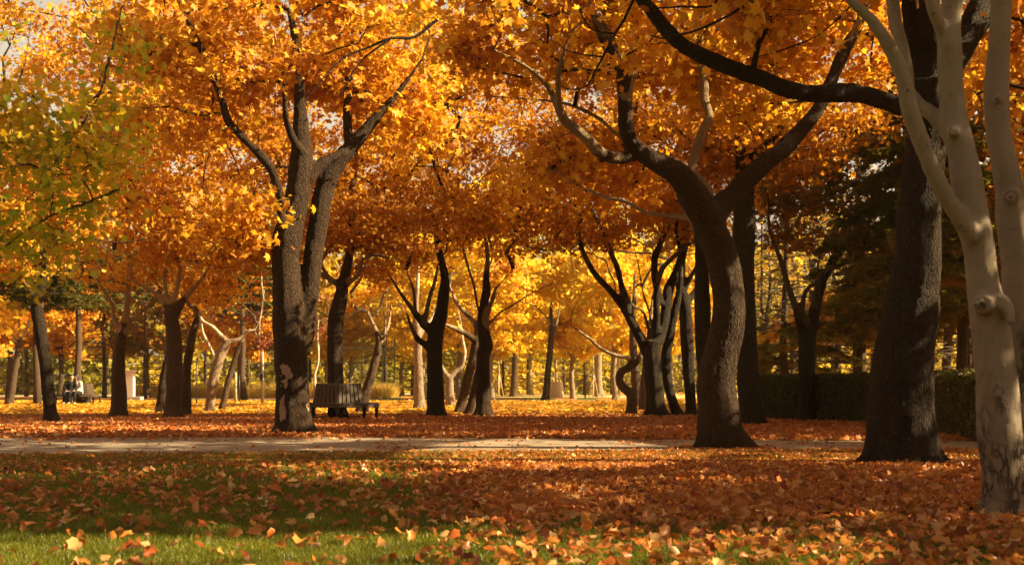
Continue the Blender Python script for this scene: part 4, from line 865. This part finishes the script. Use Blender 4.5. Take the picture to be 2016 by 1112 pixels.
for px, d, s, lb in [(1600, 52, 1.35, "tall dark fir towering behind the slender-limbed tree"), (1690, 47, 1.3, "tall dark fir between the slender-limbed tree and thick leaning trunk"), (1470, 68, 1.4, "tall dark fir beyond the broad shadowed trunk"), (1905, 38, 1.25, "tall dark fir between the thick leaning trunk and the grey stems"), (1960, 55, 1.5, "tallest dark fir behind the grey stems"), (2040, 40, 1.3, "tall dark fir at the right edge")]:
    copy_thing(c1, gl(px, d), random.uniform(0, 6.28), s, lb, "firs behind the plane trees")
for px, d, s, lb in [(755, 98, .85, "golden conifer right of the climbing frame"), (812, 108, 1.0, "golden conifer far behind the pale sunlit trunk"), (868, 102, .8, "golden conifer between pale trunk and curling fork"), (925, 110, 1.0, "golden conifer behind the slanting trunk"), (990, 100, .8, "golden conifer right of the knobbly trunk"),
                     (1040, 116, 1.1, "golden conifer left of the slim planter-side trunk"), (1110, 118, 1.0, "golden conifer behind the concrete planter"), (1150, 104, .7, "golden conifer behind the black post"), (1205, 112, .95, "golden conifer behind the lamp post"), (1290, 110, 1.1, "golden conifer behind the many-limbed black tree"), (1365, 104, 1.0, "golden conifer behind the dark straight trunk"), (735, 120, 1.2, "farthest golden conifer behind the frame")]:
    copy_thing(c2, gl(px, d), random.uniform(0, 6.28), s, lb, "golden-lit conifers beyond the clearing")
for px, d, s, lb in [(71, 58.5, .95, "straight pine trunk in front of the bright paving"), (20, 76, 1.05, "pine trunk behind the left-edge forked tree"), (478, 74, 1.1, "pine with pale straight trunk right of the twin stems")]:
    copy_thing(c3, gl(px, d), random.uniform(0, 6.28), s, lb, "pines with bare straight trunks")
conifer("cedar_tree", "big dark cedar spreading boughs behind the thick leaning trunk", gl(1815, 29.5), 10, 3.0, 2.6, 17, L_CM, 5, fine=2.6, trunk_r=.18, droop=.22)
conifer("cedar_tree", "dark cedar beyond the hedge with low layered boughs", gl(1545, 42), 9, 3.2, 1.7, 18, L_CM, 6, fine=2.2, trunk_r=.16, droop=.2)

# distant wood closing the view
r = np.random.default_rng(99); n = 120000
x = r.uniform(-95, 95, n); ph = n2(x / 7, x * 0 + 3, 5, 3); y = 126 + .55 * np.clip(x, -60, 95) + r.uniform(0, 5, n) + 5 * n2(x / 9, x * 0, 6); z = r.random(n) ** 1.35 * (11 + 16 * ph)
leaf_obj("distant_woods", np.stack([x, y, z], 1), r.uniform(.25, .5, n), leaf_mat("far_foliage", [(0, (.16, .19, .02)), (.35, (.42, .40, .04)), (.65, (.74, .58, .05)), (1, (.88, .64, .06))], .5, 1.25, .12, .7), T_LO, r)
tag(bpy.data.objects["distant_woods"], "hazy distant wood of mixed olive and gold trees closing the view", "woods", None, "stuff")

n = 26000; a = r.uniform(R(150), R(395), n); rr_ = r.uniform(26, 36, n); x = np.cos(a) * rr_ * 1.15; y = np.sin(a) * rr_ + 6; keep = ~((y > 20) & (x > -24))  # unseen leaf mass, added to block ambient sky light on the trunks
z = r.random(n) * 12; x, y, z = x[keep], y[keep], z[keep]
o = leaf_obj("woods", np.stack([x, y, z], 1), r.uniform(.35, .7, len(x)), L_MX, T_LO, r); tag(o, "wood of olive and orange trees enclosing the lawn outside the frame", "woods", None, "stuff")
# ================================================================== hedge
def hedge():
    pl = np.array([(6.15, 33.9), (7.4, 31.7), (8.45, 29.4), (8.2, 26), (7.8, 22.5), (7.55, 19.2)]); C = crom(np.c_[pl, np.zeros(6)], 5)[:, :2]
    dv = np.gradient(C, axis=0); dv /= np.linalg.norm(dv, axis=1)[:, None]; nr = np.stack([-dv[:, 1], dv[:, 0]], 1)   # to the right/back side
    if nr[0, 0] < 0: nr = -nr
    T = thing("hedge", "dark clipped evergreen hedge running behind the right-hand trunks", "hedge", (C[12][0], C[12][1], 0)); off = np.array([C[12][0], C[12][1], 0])
    th, H_ = 1.0, 1.13; prof = [(0.04, 0), (0, .35), (0.02, .95), (.12, H_ - .03), (th - .12, H_ - .03), (th, .9), (th, 0)]
    V = np.concatenate([np.c_[C + nr * a, np.full(len(C), b)] for a, b in prof]); m = len(C); i = np.arange(m - 1)
    V[:, :2] += (n2(V[:, 0] * 3, V[:, 2] * 3 + V[:, 1], 4)[:, None] - .5) * .1
    Fc = np.concatenate([np.stack([q * m + i, q * m + i + 1, (q + 1) * m + i + 1, (q + 1) * m + i], 1) for q in range(len(prof) - 1)])
    link("stems", mesh_np("stems", V - off, Fc, True), simple("hedge_inside", (.02, .018, .01), .95, 20), T)  # one solid dark core under the leaf faces, no separate stems
    r = np.random.default_rng(4); n = 70000; t = r.uniform(0, m - 1.001, n); k = t.astype(int); u = (t - k)[:, None]
    b = C[k] * (1 - u) + C[k + 1] * u; nn = nr[k]; face = r.random(n)
    s = np.where(face < .62, r.normal(-.02, .05, n), r.uniform(0, th, n)); z = np.where(face < .62, r.uniform(.03, H_, n), H_ + r.normal(0, .035, n))
    P = np.c_[b + nn * s[:, None], z]; P = P[P[:, 2] > .02]
    leaf_obj("foliage", P, r.uniform(.018, .04, len(P)), L_HE, T_LO, r, T, off, 1.2, .7)
hedge()

# ================================================================== leaf litter, grass
r = np.random.default_rng(12)
def scatter(n, y0, y1, dens, zmax, marg=1.6, powr=1.0):
    y = y0 + (y1 - y0) * r.random(n) ** powr; hw = 1008 / F * y + marg; x = (r.random(n) * 2 - 1) * hw
    keep = r.random(n) < dens(x, y) * hw / hw.max(); return np.stack([x[keep], y[keep], r.uniform(.008, zmax, keep.sum())], 1)
pathn = lambda x: np.interp(x, [-60, -7, -3, 0, 6.7, 14, 60], [14.8, 16.9, 17.45, 17.7, 18.3, 19.1, 24])
pathf = lambda x: np.interp(x, [-60, -9, -3, 0, 6.9, 14, 60], [21, 22.3, 22.5, 22, 20.9, 21.4, 27])
def dens(x, y):
    px, py = 1008 + F * x / y, HZ + F * CH / y; d = litter(px, py)
    a, b = y - pathn(x), pathf(x) - y; onp = (a > 0) & (b > 0); cl = n2(x * 1.3, y * 1.3, 31, 3)
    pd = .012 + .16 * np.exp(-np.maximum(a, 0) / .25) + .10 * np.exp(-np.maximum(b, 0) / .15) + .10 * (cl > .64)
    d = np.where(onp, pd, d); d = np.where(~onp & (y < pathn(x)) & (y > 14.5), np.maximum(d, .55 + .35 * (x > -1)), d)
    return np.clip(np.where(~onp & (y >= pathf(x)), 1.0, d), 0, 1)
P1 = scatter(135000, 6.2, 23.0, dens, .06); P2 = scatter(90000, 21, 37, dens, .05); P3 = scatter(52000, 34, 70, dens, .03)
hp_ = []                                     # leaves drifted against the feet of the trees
for o in [o for o in bpy.data.objects if o.get('category') == 'tree' and 6 < o.location.y < 45 and o.type == 'EMPTY']:
    y0 = o.location.y; rad = .42 if y0 < 25 else .3; nn_ = 420 if y0 < 25 else 160
    a = r.random(nn_) * 6.283; q = rad + np.abs(r.normal(0, .16, nn_)); hp_.append(np.stack([o.location.x + np.cos(a) * q, y0 + np.sin(a) * q, .02 + r.random(nn_) * .09 * np.exp(-(q - rad) / .12)], 1))
P1 = np.concatenate([P1] + hp_)
def clear_trunks(P): return P
szs = lambda n, a=.030, b=.068: r.uniform(a, b, n)
nearp = sstep(13.8, 15.5, P1[:, 1]); P1[:, 2] *= 1 - .75 * nearp
V1, F1, a1 = leaf_arrays(P1, szs(len(P1)) * (1 - .15 * nearp), 0, .75 - .42 * nearp, T_GR, r)
V2, F2, a2 = leaf_arrays(P2, szs(len(P2), .04, .09), 0, .6, T_GR[:4], r)
V3, F3, a3 = leaf_arrays(P3, szs(len(P3), .08, .14), 0, .35, T_LO, r)
V1[:, 2] = np.maximum(V1[:, 2], .006 + .004 * r.random(len(V1))); V2[:, 2] = np.maximum(V2[:, 2], .006); V3[:, 2] = np.maximum(V3[:, 2], .006)
fl = link("fallen_leaves", mesh_np("fallen_leaves", np.concatenate([V1, V2]), np.concatenate([F1, F2 + len(V1)]), True, {"rnd": ('FACE', np.concatenate([a1, a2]))}), L_FA)
f3 = link("golden_fallen_leaves", mesh_np("golden_fallen_leaves", V3, F3, False, {"rnd": ('FACE', a3)}), leaf_mat("leaf_fallen_golden", [(0, (.42, .14, .02)), (.35, (.70, .32, .03)), (.7, (.86, .54, .05)), (1, (.80, .66, .12))], .25, 1.1, .3, .5))
tag(f3, "golden fallen leaves lying over the grass beyond the dark trunks", "fallen leaves", None, "stuff")
tag(fl, "thick scatter of curled orange and brown plane leaves over the ground", "fallen leaves", None, "stuff")
# grass blades where lawn shows
def gdens(x, y):
    px, py = 1008 + F * x / y, HZ + F * CH / y
    onp = (y > pathn(x) - .05) & (y < pathf(x)); return np.where(onp, 0, 1 - .75 * np.clip(litter(px, py), 0, 1))
def blades(P, h, wd, r):
    n = len(P); a = r.random(n) * 6.283; ln = r.normal(0, .45, (n, 2)); hh = h * r.uniform(.5, 1.2, n)
    d = np.stack([np.cos(a), np.sin(a), np.zeros(n)], 1) * wd * r.uniform(.6, 1.3, n)[:, None]
    tip = P + np.c_[ln * hh[:, None], hh]; mid = P + np.c_[ln * hh[:, None] * .35, hh * .55]
    V = np.stack([P - d, P + d, mid + d * .8, mid - d * .8, tip], 1).reshape(-1, 3); b = np.arange(n)[:, None] * 5
    return V, b + np.array([[0, 1, 2, 3]]), b + np.array([[3, 2, 4]])
Pa = scatter(330000, 6.2, 12, gdens, .009, .8, 1.3); Pb = scatter(260000, 11, 18.6, gdens, .009, 1.0); Pa[:, 2] = 0; Pb[:, 2] = 0
Pc = scatter(120000, 22, 60, lambda x, y: np.where(y > pathf(x), .9 * sstep(26, 40, y) * (n2(x, y * .4, 8) > .42), 0), .01, 1.0); Pc[:, 2] = 0
GV, GQ, GT, o = [], [], [], 0
for P, h, wd in ((Pa, .042, .0022), (Pb, .045, .0034), (Pc, .05, .008)):
    v, q, t_ = blades(P, h, wd, r); GV.append(v); GQ.append(q + o); GT.append(t_ + o); o += len(v)
GQ, GT = np.concatenate(GQ), np.concatenate(GT); rn = r.random(len(GQ))
tag(link("grass", mesh_np("grass", np.concatenate(GV), [GQ, GT], True, {"rnd": ('FACE', np.concatenate([rn, rn]))}), M_GR), "short green lawn grass showing between the fallen leaves", "grass", None, "stuff")
n = 16000; P = np.stack([r.uniform(-26, -8, n), r.uniform(84, 90, n), np.zeros(n)], 1); P = P[n2(P[:, 0] / 1.5, P[:, 1] / 1.5, 2) > .4]
v, q, t_ = blades(P, .95, .012, r); rn = r.random(len(q))
tag(link("tall_grass", mesh_np("tall_grass", v, [q, t_], True, {"rnd": ('FACE', np.concatenate([rn, rn]))}), M_DG), "tall dry yellow grass glowing at the lawn's far edge", "tall grass", None, "stuff")

# ================================================================== ring benches
M_WD = simple("dark_stained_wood", (.058, .034, .017), .6, 6, .5, .003, spec=.4, stretch=(1, 1, .15))
M_WS = simple("weathered_seat_wood", (.055, .036, .022), .6, 9, .4, .003)
M_IR = simple("black_iron", (.018, .016, .014), .5, 12, .3, .001)
def ring_bench(label, loc, rot, Ro=1.22, Ri=.76, group=None):
    T = thing("ring_bench", label, "bench", loc, group, rot)
    for k in range(6):
        a = R(-90 + 60 * k); b = a + R(60); u0, u1 = np.array([math.cos(a), math.sin(a)]), np.array([math.cos(b), math.sin(b)]); mid = (u0 + u1) / 2; mid /= np.linalg.norm(mid); tg = (u1 - u0)
        ang = math.atan2(tg[1], tg[0]); s = MB()
        for q in range(4):     # seat planks
            ra = Ri + (Ro - Ri) * (q + .5) / 4; L = ra * 1.0 - .012; ap = ra * math.cos(R(30))
            s.box((mid[0] * ap, mid[1] * ap, .435), (L, (Ro - Ri) / 4 * .866 - .012, .035), ang, bev=.006)
        ap = (Ro - .01) * math.cos(R(30)); s2 = s
        s.box((mid[0] * ap, mid[1] * ap, .375), (Ro - .05, .035, .075), ang, bev=.004)
        s.build("seat", M_WS, T)
        s = MB()               # leaning back slats
        nsl = 6; rb, rt = .745, .655
        for q in range(nsl):
            t = (q + .5) / nsl; p0 = (u0 * (1 - t) + u1 * t) * rb; p1 = (u0 * (1 - t) + u1 * t) * rt
            A = np.array([*p0, .44]); B = np.array([*p1, .955]); d = B - A; L = np.linalg.norm(d); zc = Vector(d / L); xc = Vector((tg[0], tg[1], 0)).normalized(); yc = zc.cross(xc).normalized(); xc = yc.cross(zc)
            M = Matrix((xc, yc, zc)).transposed(); s.box((A + B) / 2, (.094, .028, L), rot=M, bev=.004)
        for zz, rr in ((.56, .695), (.86, .645)):
            ap = rr * math.cos(R(30)) - .02; s.box((mid[0] * ap, mid[1] * ap, zz), (rr - .04, .03, .06), ang)
        s.build("backrest", M_WD, T)
        for rr in (Ro - .07, Ri + .02):
            s = MB(); c = u0 * rr; s.box((c[0], c[1], .17), (.075, .075, .40), a, bev=.006); s.build("leg", M_IR, T)
        s = MB(); c = u0 * (Ro + Ri) / 2; s.box((c[0], c[1], .385), (Ro - Ri - .1, .05, .055), a); s.build("bearer", M_IR, T)
    return T
ring_bench("dark wooden slatted ring bench built round a trunk, right of the forked plane tree", (W(667, 800, 33.6)[0], 33.6, 0), R(6), group="wooden ring benches")
ring_bench("dark ring bench round a pine with a couple sitting on it", (W(154, 800, 60.5)[0], 60.5, 0), R(-8), 1.06, .66, "wooden ring benches").scale = (1, 1, 1)

# ================================================================== people
M_SK = simple("skin", (.42, .24, .16), .55, 5, .08, 0); M_HR = simple("dark_hair", (.015, .01, .008), .5, 30, .4, .002)
M_BK = simple("black_cloth", (.004, .004, .005), .85, 25, .3, .002); M_LT = simple("pale_jacket_cloth", (.62, .52, .44), .8, 20, .12, .003); M_SH = simple("white_shoe", (.72, .68, .64), .6, 10, .1, .001)
def blob(segs, vox, sm=3):
    V, FQ, FT = [], [], []; n = 0
    for P, rr in segs:
        P = np.array(P, float); C = crom(np.c_[P, rr], 4); v, fq, ft = tube(C[:, :3], C[:, 3], 12); V.append(v); FQ.append(fq + n); FT.append(ft + n); n += len(v)
    return remesh(np.concatenate(V), np.concatenate(FQ), np.concatenate(FT), vox, sm)
def person(label, loc, rz, jacket, shoes, long_hair, lean, headturn):
    T = thing("person", label, "person", loc, None, rz); Lx = lean
    sh = [(s * .185 + Lx * .8, .0, 1.00) for s in (-1, 1)]; hip = [(s * .09, .02, .50) for s in (-1, 1)]; knee = [(-.12, -.44, .53), (.13, -.46, .52)]; ank = [(-.13, -.42, .09), (.12, -.50, .09)]
    elb = [(-.27 + Lx * .5, -.06, .76), (.27 + Lx * .5, -.08, .76)]; hand = [(-.08, -.26, .62), (.09, -.28, .60)]
    hd = np.array((Lx * 1.1, -.03, 1.235))
    torso = [((0, .02, .46), (Lx * .1, .02, .60), (Lx * .5, .03, .80), (Lx * .8, .01, .97), (Lx * .9, 0, 1.05)), (.14, .145, .15, .13, .06)]
    segs = [torso, [((Lx * .9, 0, 1.02), (Lx, -.01, 1.10), (Lx, -.02, 1.16)), (.06, .052, .055)],
            [(hd - [0, 0, .12], hd - [0, .01, .07], hd, hd + [0, .01, .07], hd + [0, .015, .115]), (.035, .07, .092, .082, .03)],
            [(hd + [math.sin(headturn) * .085, -math.cos(headturn) * .085, -.0], hd + [math.sin(headturn) * .11, -math.cos(headturn) * .11, -.03]), (.014, .016)]]
    jk = [[torso[0], tuple(x + .02 for x in torso[1][:4]) + (.075,)]]; tr = []
    for i in (0, 1):
        ul = [(hip[i], ((hip[i][0] + knee[i][0]) / 2, (hip[i][1] + knee[i][1]) / 2, .52), knee[i], ((knee[i][0] + ank[i][0]) / 2, (knee[i][1] + ank[i][1]) / 2 + .015, .32), ank[i]), (.09, .082, .062, .055, .038)]
        segs.append(ul); tr.append([ul[0], tuple(x + .014 for x in ul[1])])
        ar = [((Lx * .9, .0, 1.0), sh[i], ((sh[i][0] + elb[i][0]) / 2, (sh[i][1] + elb[i][1]) / 2, .89), elb[i], ((elb[i][0] + hand[i][0]) / 2, (elb[i][1] + hand[i][1]) / 2, .68), hand[i]), (.06, .062, .052, .044, .038, .028)]
        segs.append(ar); jk.append([ar[0][:5] + ((hand[i][0] * .93 + elb[i][0] * .07, hand[i][1] * .93 + elb[i][1] * .07, .625),), tuple(x + .016 for x in ar[1])])
        h = np.array(hand[i]); inn = 1 if i == 0 else -1
        segs.append([(h, h + [inn * .03, -.05, -.01]), (.03, .036)])
        for q in range(4): b = h + [inn * .03 + (q - 1.5) * .019, -.07, -.008]; segs.append([(b, b + [inn * .01, -.03, .0], b + [inn * .015, -.05 - .006 * (q in (1, 2)), -.022]), (.0095, .009, .008)])
        b = h + [inn * .055, -.02, 0]; segs.append([(b, b + [inn * .02, -.025, .01], b + [inn * .02, -.05, .0]), (.011, .011, .009)])
        f = np.array(ank[i]); segs.append([(f + [0, .03, -.04], f + [0, -.06, -.05], f + [0, -.14, -.06]), (.04, .038, .028)])
        s = MB(); s.tube(crom(np.c_[[f + [0, .045, -.045], f + [0, -.05, -.048], f + [0, -.165, -.058]]], 4), np.interp(np.linspace(0, 1, 9), [0, .3, .8, 1], [.042, .05, .044, .02]), 10); s.build("shoe", shoes, T, True)
    co, fv = blob(segs, .0125, 1); link("body", mesh_np("body", co, fv, True), M_SK, T)
    co, fv = blob(jk, .014); link("jacket", mesh_np("jacket", co, fv, True), jacket, T)
    co, fv = blob(tr, .014); link("trousers", mesh_np("trousers", co, fv, True), M_BK, T)
    back = np.array([-math.sin(headturn), math.cos(headturn), 0])
    hs = [[(hd + back * .05 + [0, 0, -.07], hd + back * .035 + [0, 0, .02], hd + back * .015 + [0, 0, .075], hd - back * .03 + [0, 0, .085], hd - back * .06 + [0, 0, .07]), (.082, .104, .102, .078, .04)]]
    if long_hair: hs.append([(hd + back * .05 + [0, 0, .02], hd + back * .085 + [0, 0, -.1], hd + back * .10 + [0, 0, -.26], hd + back * .10 + [0, 0, -.36]), (.085, .085, .075, .03)])
    co, fv = blob(hs, .012); link("hair", mesh_np("hair", co, fv, True), M_HR, T)
    for s_ in (-1, 1):
        e = hd + [math.sin(headturn) * .088 + s_ * .032 * math.cos(headturn), -math.cos(headturn) * .088 + s_ * .032 * math.sin(headturn), .012]
        m = MB(); m.lathe([(.001, .009), (.009, .005), (.012, 0), (.009, -.005), (.001, -.009)], e, 8); m.build("eye", M_HR, T, True)
        e = hd + [s_ * .092 * math.cos(headturn), s_ * .092 * math.sin(headturn), -.01]; m = MB(); m.lathe([(.004, .03), (.014, .02), (.016, 0), (.012, -.02), (.003, -.03)], e, 8); m.build("ear", M_SK, T, True)
    return T
bx = W(154, 800, 60.5)[0]
person("person in black sitting on the ring bench, head bent towards the companion", (bx - .10, 59.60, 0), R(4), M_BK, M_SH, False, .10, R(30))
person("long-haired person in a pale jacket leaning against the companion in black", (bx + .34, 59.66, 0), R(-22), M_LT, M_SH, True, -.14, R(-30))

# ================================================================== white pillar, planter, posts, frame
d = 74; T = thing("white_pillar", "white rendered pillar with a flat cap and a small orange leaf emblem", "pillar", gl(255.5, d)); k = d / F
s = MB(); s.box((0, 0, .86), (17.5 * k, 17.5 * k * .8, 1.56), bev=.01); s.build("shaft", simple("white_render", (.50, .46, .41), .8, 6, .08, .002), T)
s = MB(); s.box((0, 0, 1.69), (22 * k, 22 * k * .8, .10), bev=.03); s.build("cap", simple("white_cap", (.58, .55, .50), .7, 6, .06, .001), T)
s = MB(); s.box((.12, .02, .10), (40 * k, 24 * k, .20), bev=.015); s.build("plinth", simple("grey_plinth_stone", (.3, .27, .23), .9, 8, .2, .004), T)
v, f = fan(MAPLE, 0, 0); v = np.c_[v[:, 0], np.zeros(len(v)), v[:, 1]] * .085 + np.array([-.16, -17.5 * k * .4 - .006, 1.35]); v2 = v + [0, .008, 0]
s = MB(); s.add(v, [f]); s.add(v2, [f[:, ::-1]]); s.build("emblem", simple("orange_emblem", (.75, .22, .03), .6, 6, .1, 0), T)
d = 88; T = thing("concrete_planter", "round tapered concrete planter standing in the sunlit clearing", "planter", gl(1095.5, d)); k = d / F
s = MB(); R0 = 14.2 * k; s.lathe([(R0 * .96, 0), (R0, .03), (R0 * .93, .86), (R0 * .90, .88), (R0 * .90, 1.05), (R0 * .87, 1.08), (R0 * .78, 1.08), (R0 * .76, 1.0), (R0 * .75, .9)], (0, 0, 0), 40); s.build("bowl", simple("sandy_concrete", (.55, .44, .30), .85, 4, .15, .006), T, True)
s = MB(); s.lathe([(R0 * .78, .98), (R0 * .4, 1.01), (.001, 1.02)], (0, 0, 0), 24); s.build("soil", simple("planter_soil", (.06, .04, .025), .95, 20), T, True)
lime = [o for o in bpy.data.objects if o.get('label', '').startswith("young lime")][0]; lime.location = (gl(1095.5, 88)[0], 88, 0)

M_ST = simple("weathered_green_steel", (.13, .14, .10), .5, 10, .25, .001, .3); M_GP = simple("galvanised_post", (.42, .38, .32), .5, 10, .15, .001, .4); M_STK = simple("pale_stake_wood", (.42, .30, .17), .8, 8, .3, .003)
d = 94; k = d / F; T = thing("climbing_frame", "tall steel climbing frame with four posts, a top beam and a low platform", "climbing frame", gl(745, d)); X = lambda px: (px - 745) * k; Z = lambda py: CH + (HZ - py) * k
def bar(s, a, b, t): 
    a, b = np.array(a, float), np.array(b, float); dd = Vector(b - a); L = dd.length; q = dd.to_track_quat('Z', 'Y').to_matrix(); s.box((a + b) / 2, (t, t, L), rot=q, bev=t * .15); return s
for px, yy, top in ((713, -.3, 664), (752, .6, 684), (761.5, -.5, 665), (775.5, .6, 666)):
    s = MB(); bar(s, (X(px), yy, 0), (X(px), yy, Z(top)), .12); s.build("post", M_ST, T)
    s = MB(); s.box((X(px), yy, .04), (.3, .3, .08), bev=.01); s.build("foot_plate", M_GP, T)
for yy in (-.3, .6):
    s = MB(); bar(s, (X(671), yy, Z(686)), (X(779), yy, Z(686)), .11); s.build("beam", M_ST, T)
s = MB()
for q in range(16): x_ = X(673 + q * 6.9); bar(s, (x_, -.3, Z(684)), (x_, .6, Z(684)), .045)
s.build("ladder_rungs", M_GP, T)
s = MB(); s.box(((X(724) + X(776)) / 2, 0.05, Z(764)), (X(776) - X(724), 1.5, .12), bev=.01); s.build("platform", M_STK, T)
for a_, b_ in ((750, 760), (764, 774)):
    s = MB(); bar(s, (X(a_), -.5, Z(766)), (X(b_), -.5, Z(776)), .07); s.build("brace", M_ST, T)
def post(name, label, cat, px, d, top, wpx, mat, extra=None):
    k = d / F; T = thing(name, label, cat, gl(px, d)); s = MB(); h = CH + (HZ - top) * k
    s.tube([(0, 0, -.1), (0, 0, h * .5), (0, 0, h)], [wpx * k / 2 * 1.1, wpx * k / 2, wpx * k / 2 * .8], 12); s.build("shaft", mat, T, True)
    if extra: extra(T, h, k)
    return T
def lamp(T, h, k):
    s = MB(); s.tube(crom([(0, 0, h - .1), (-.2, 0, h + .35), (-.8, 0, h + .55)], 4), .05, 8); s.build("arm", M_GP, T, True)
    s = MB(); s.lathe([(.02, .12), (.16, .08), (.22, 0), (.18, -.04), (.02, -.05)], (-.95, 0, h + .52), 20); s.build("lamp_head", M_GP, T, True)
post("lamp_post", "pale lamp post rising left of the crooked tree in the clearing", "lamp post", 1218, 86, 600, 5.0, M_GP, lamp)
def capf(T, h, k):
    s = MB(); s.lathe([(.001, .05), (.05, .03), (.06, 0), (.05, -.03)], (0, 0, h), 12); s.build("cap", M_IR, T, True)
post("black_post", "thin black post standing at the edge of the far footpath", "post", 1152, 82, 733, 3.0, M_IR, capf)
def boxf(T, h, k):
    s = MB(); s.box((-.06, -.04, 1.25), (.13, .10, .30), bev=.01); s.build("junction_box", M_IR, T)
post("grey_post", "thin grey metal post supporting the purple-leaved tree", "post", 517.5, 57.6, 692, 4.2, M_GP, boxf)
post("wooden_post", "weathered wooden post right of the twin pale stems", "post", 464, 62, 733, 5, M_STK, None)
post("dark_pole", "slim dark pole beside the weathered wooden post", "post", 471, 66, 738, 3, M_IR, None)
post("dark_pole", "slim dark pole left of the bright pale bent trunk", "post", 387, 60, 712, 2.6, M_IR, None)
for px, d, lb in ((1168, 88, "tripod of pale wooden stakes round a thin sapling by the pinkish trunk"), (982, 90, "tripod of pale wooden stakes right of the knobbly trunk")):
    k = d / F; T = thing("tree_stakes", lb, "tree stakes", gl(px, d))
    for q in range(3):
        a = 2.1 * q + .4; s = MB(); s.tube([(math.cos(a) * .38, math.sin(a) * .38, -.05), (math.cos(a) * .05, math.sin(a) * .05, 1.6)], .035, 8); s.build("stake", M_STK, T, True)
    s = MB(); s.tube([(0, 0, -.05), (.03, 0, 1.6), (-.04, 0, 3.1), (-.1, 0, 4.2)], [.05, .04, .03, .012], 8); sp = s.build("sapling_stem", M_STK, T, True)
    s = MB(); s.lathe([(.07, .03), (.085, 0), (.07, -.03)], (0, 0, 1.55), 10); s.build("tie", M_IR, T, True)
s = MB(); d = 30.6; hp = [W(1609, 829, d), W(1613, 817, d), W(1622, 804, d), W(1635, 797, d), W(1648, 798, d), W(1655, 805, d), W(1656, 818, d), W(1656, 832, d)]; hp[0][2] = 0; hp[-1][2] = 0
s.tube(crom(hp, 5), .016, 8); o = s.build("metal_hoop", M_IR, None, True, off=tuple((hp[0] + hp[-1]) / 2)); o.location = tuple((hp[0] + hp[-1]) / 2); tag(o, "thin dark metal hoop arching in front of the hedge", "hoop")


# ================================================================== air
hz = MB(); hz.box((0, 100, 12.4), (420, 330, 27)); ho = hz.build("haze", None); tag(ho, kind="stuff", label="thin golden autumn haze filling the park", cat="haze")
hm, ht, hb = newmat("haze_air"); ht.nodes.remove(hb); pv = N_(ht, "ShaderNodeVolumePrincipled"); pv.inputs["Color"].default_value = (1, .88, .62, 1); pv.inputs["Density"].default_value = .00025; pv.inputs["Anisotropy"].default_value = .3
ht.links.new(pv.outputs[0], ht.nodes["Material Output"].inputs["Volume"]); ho.data.materials.append(hm)
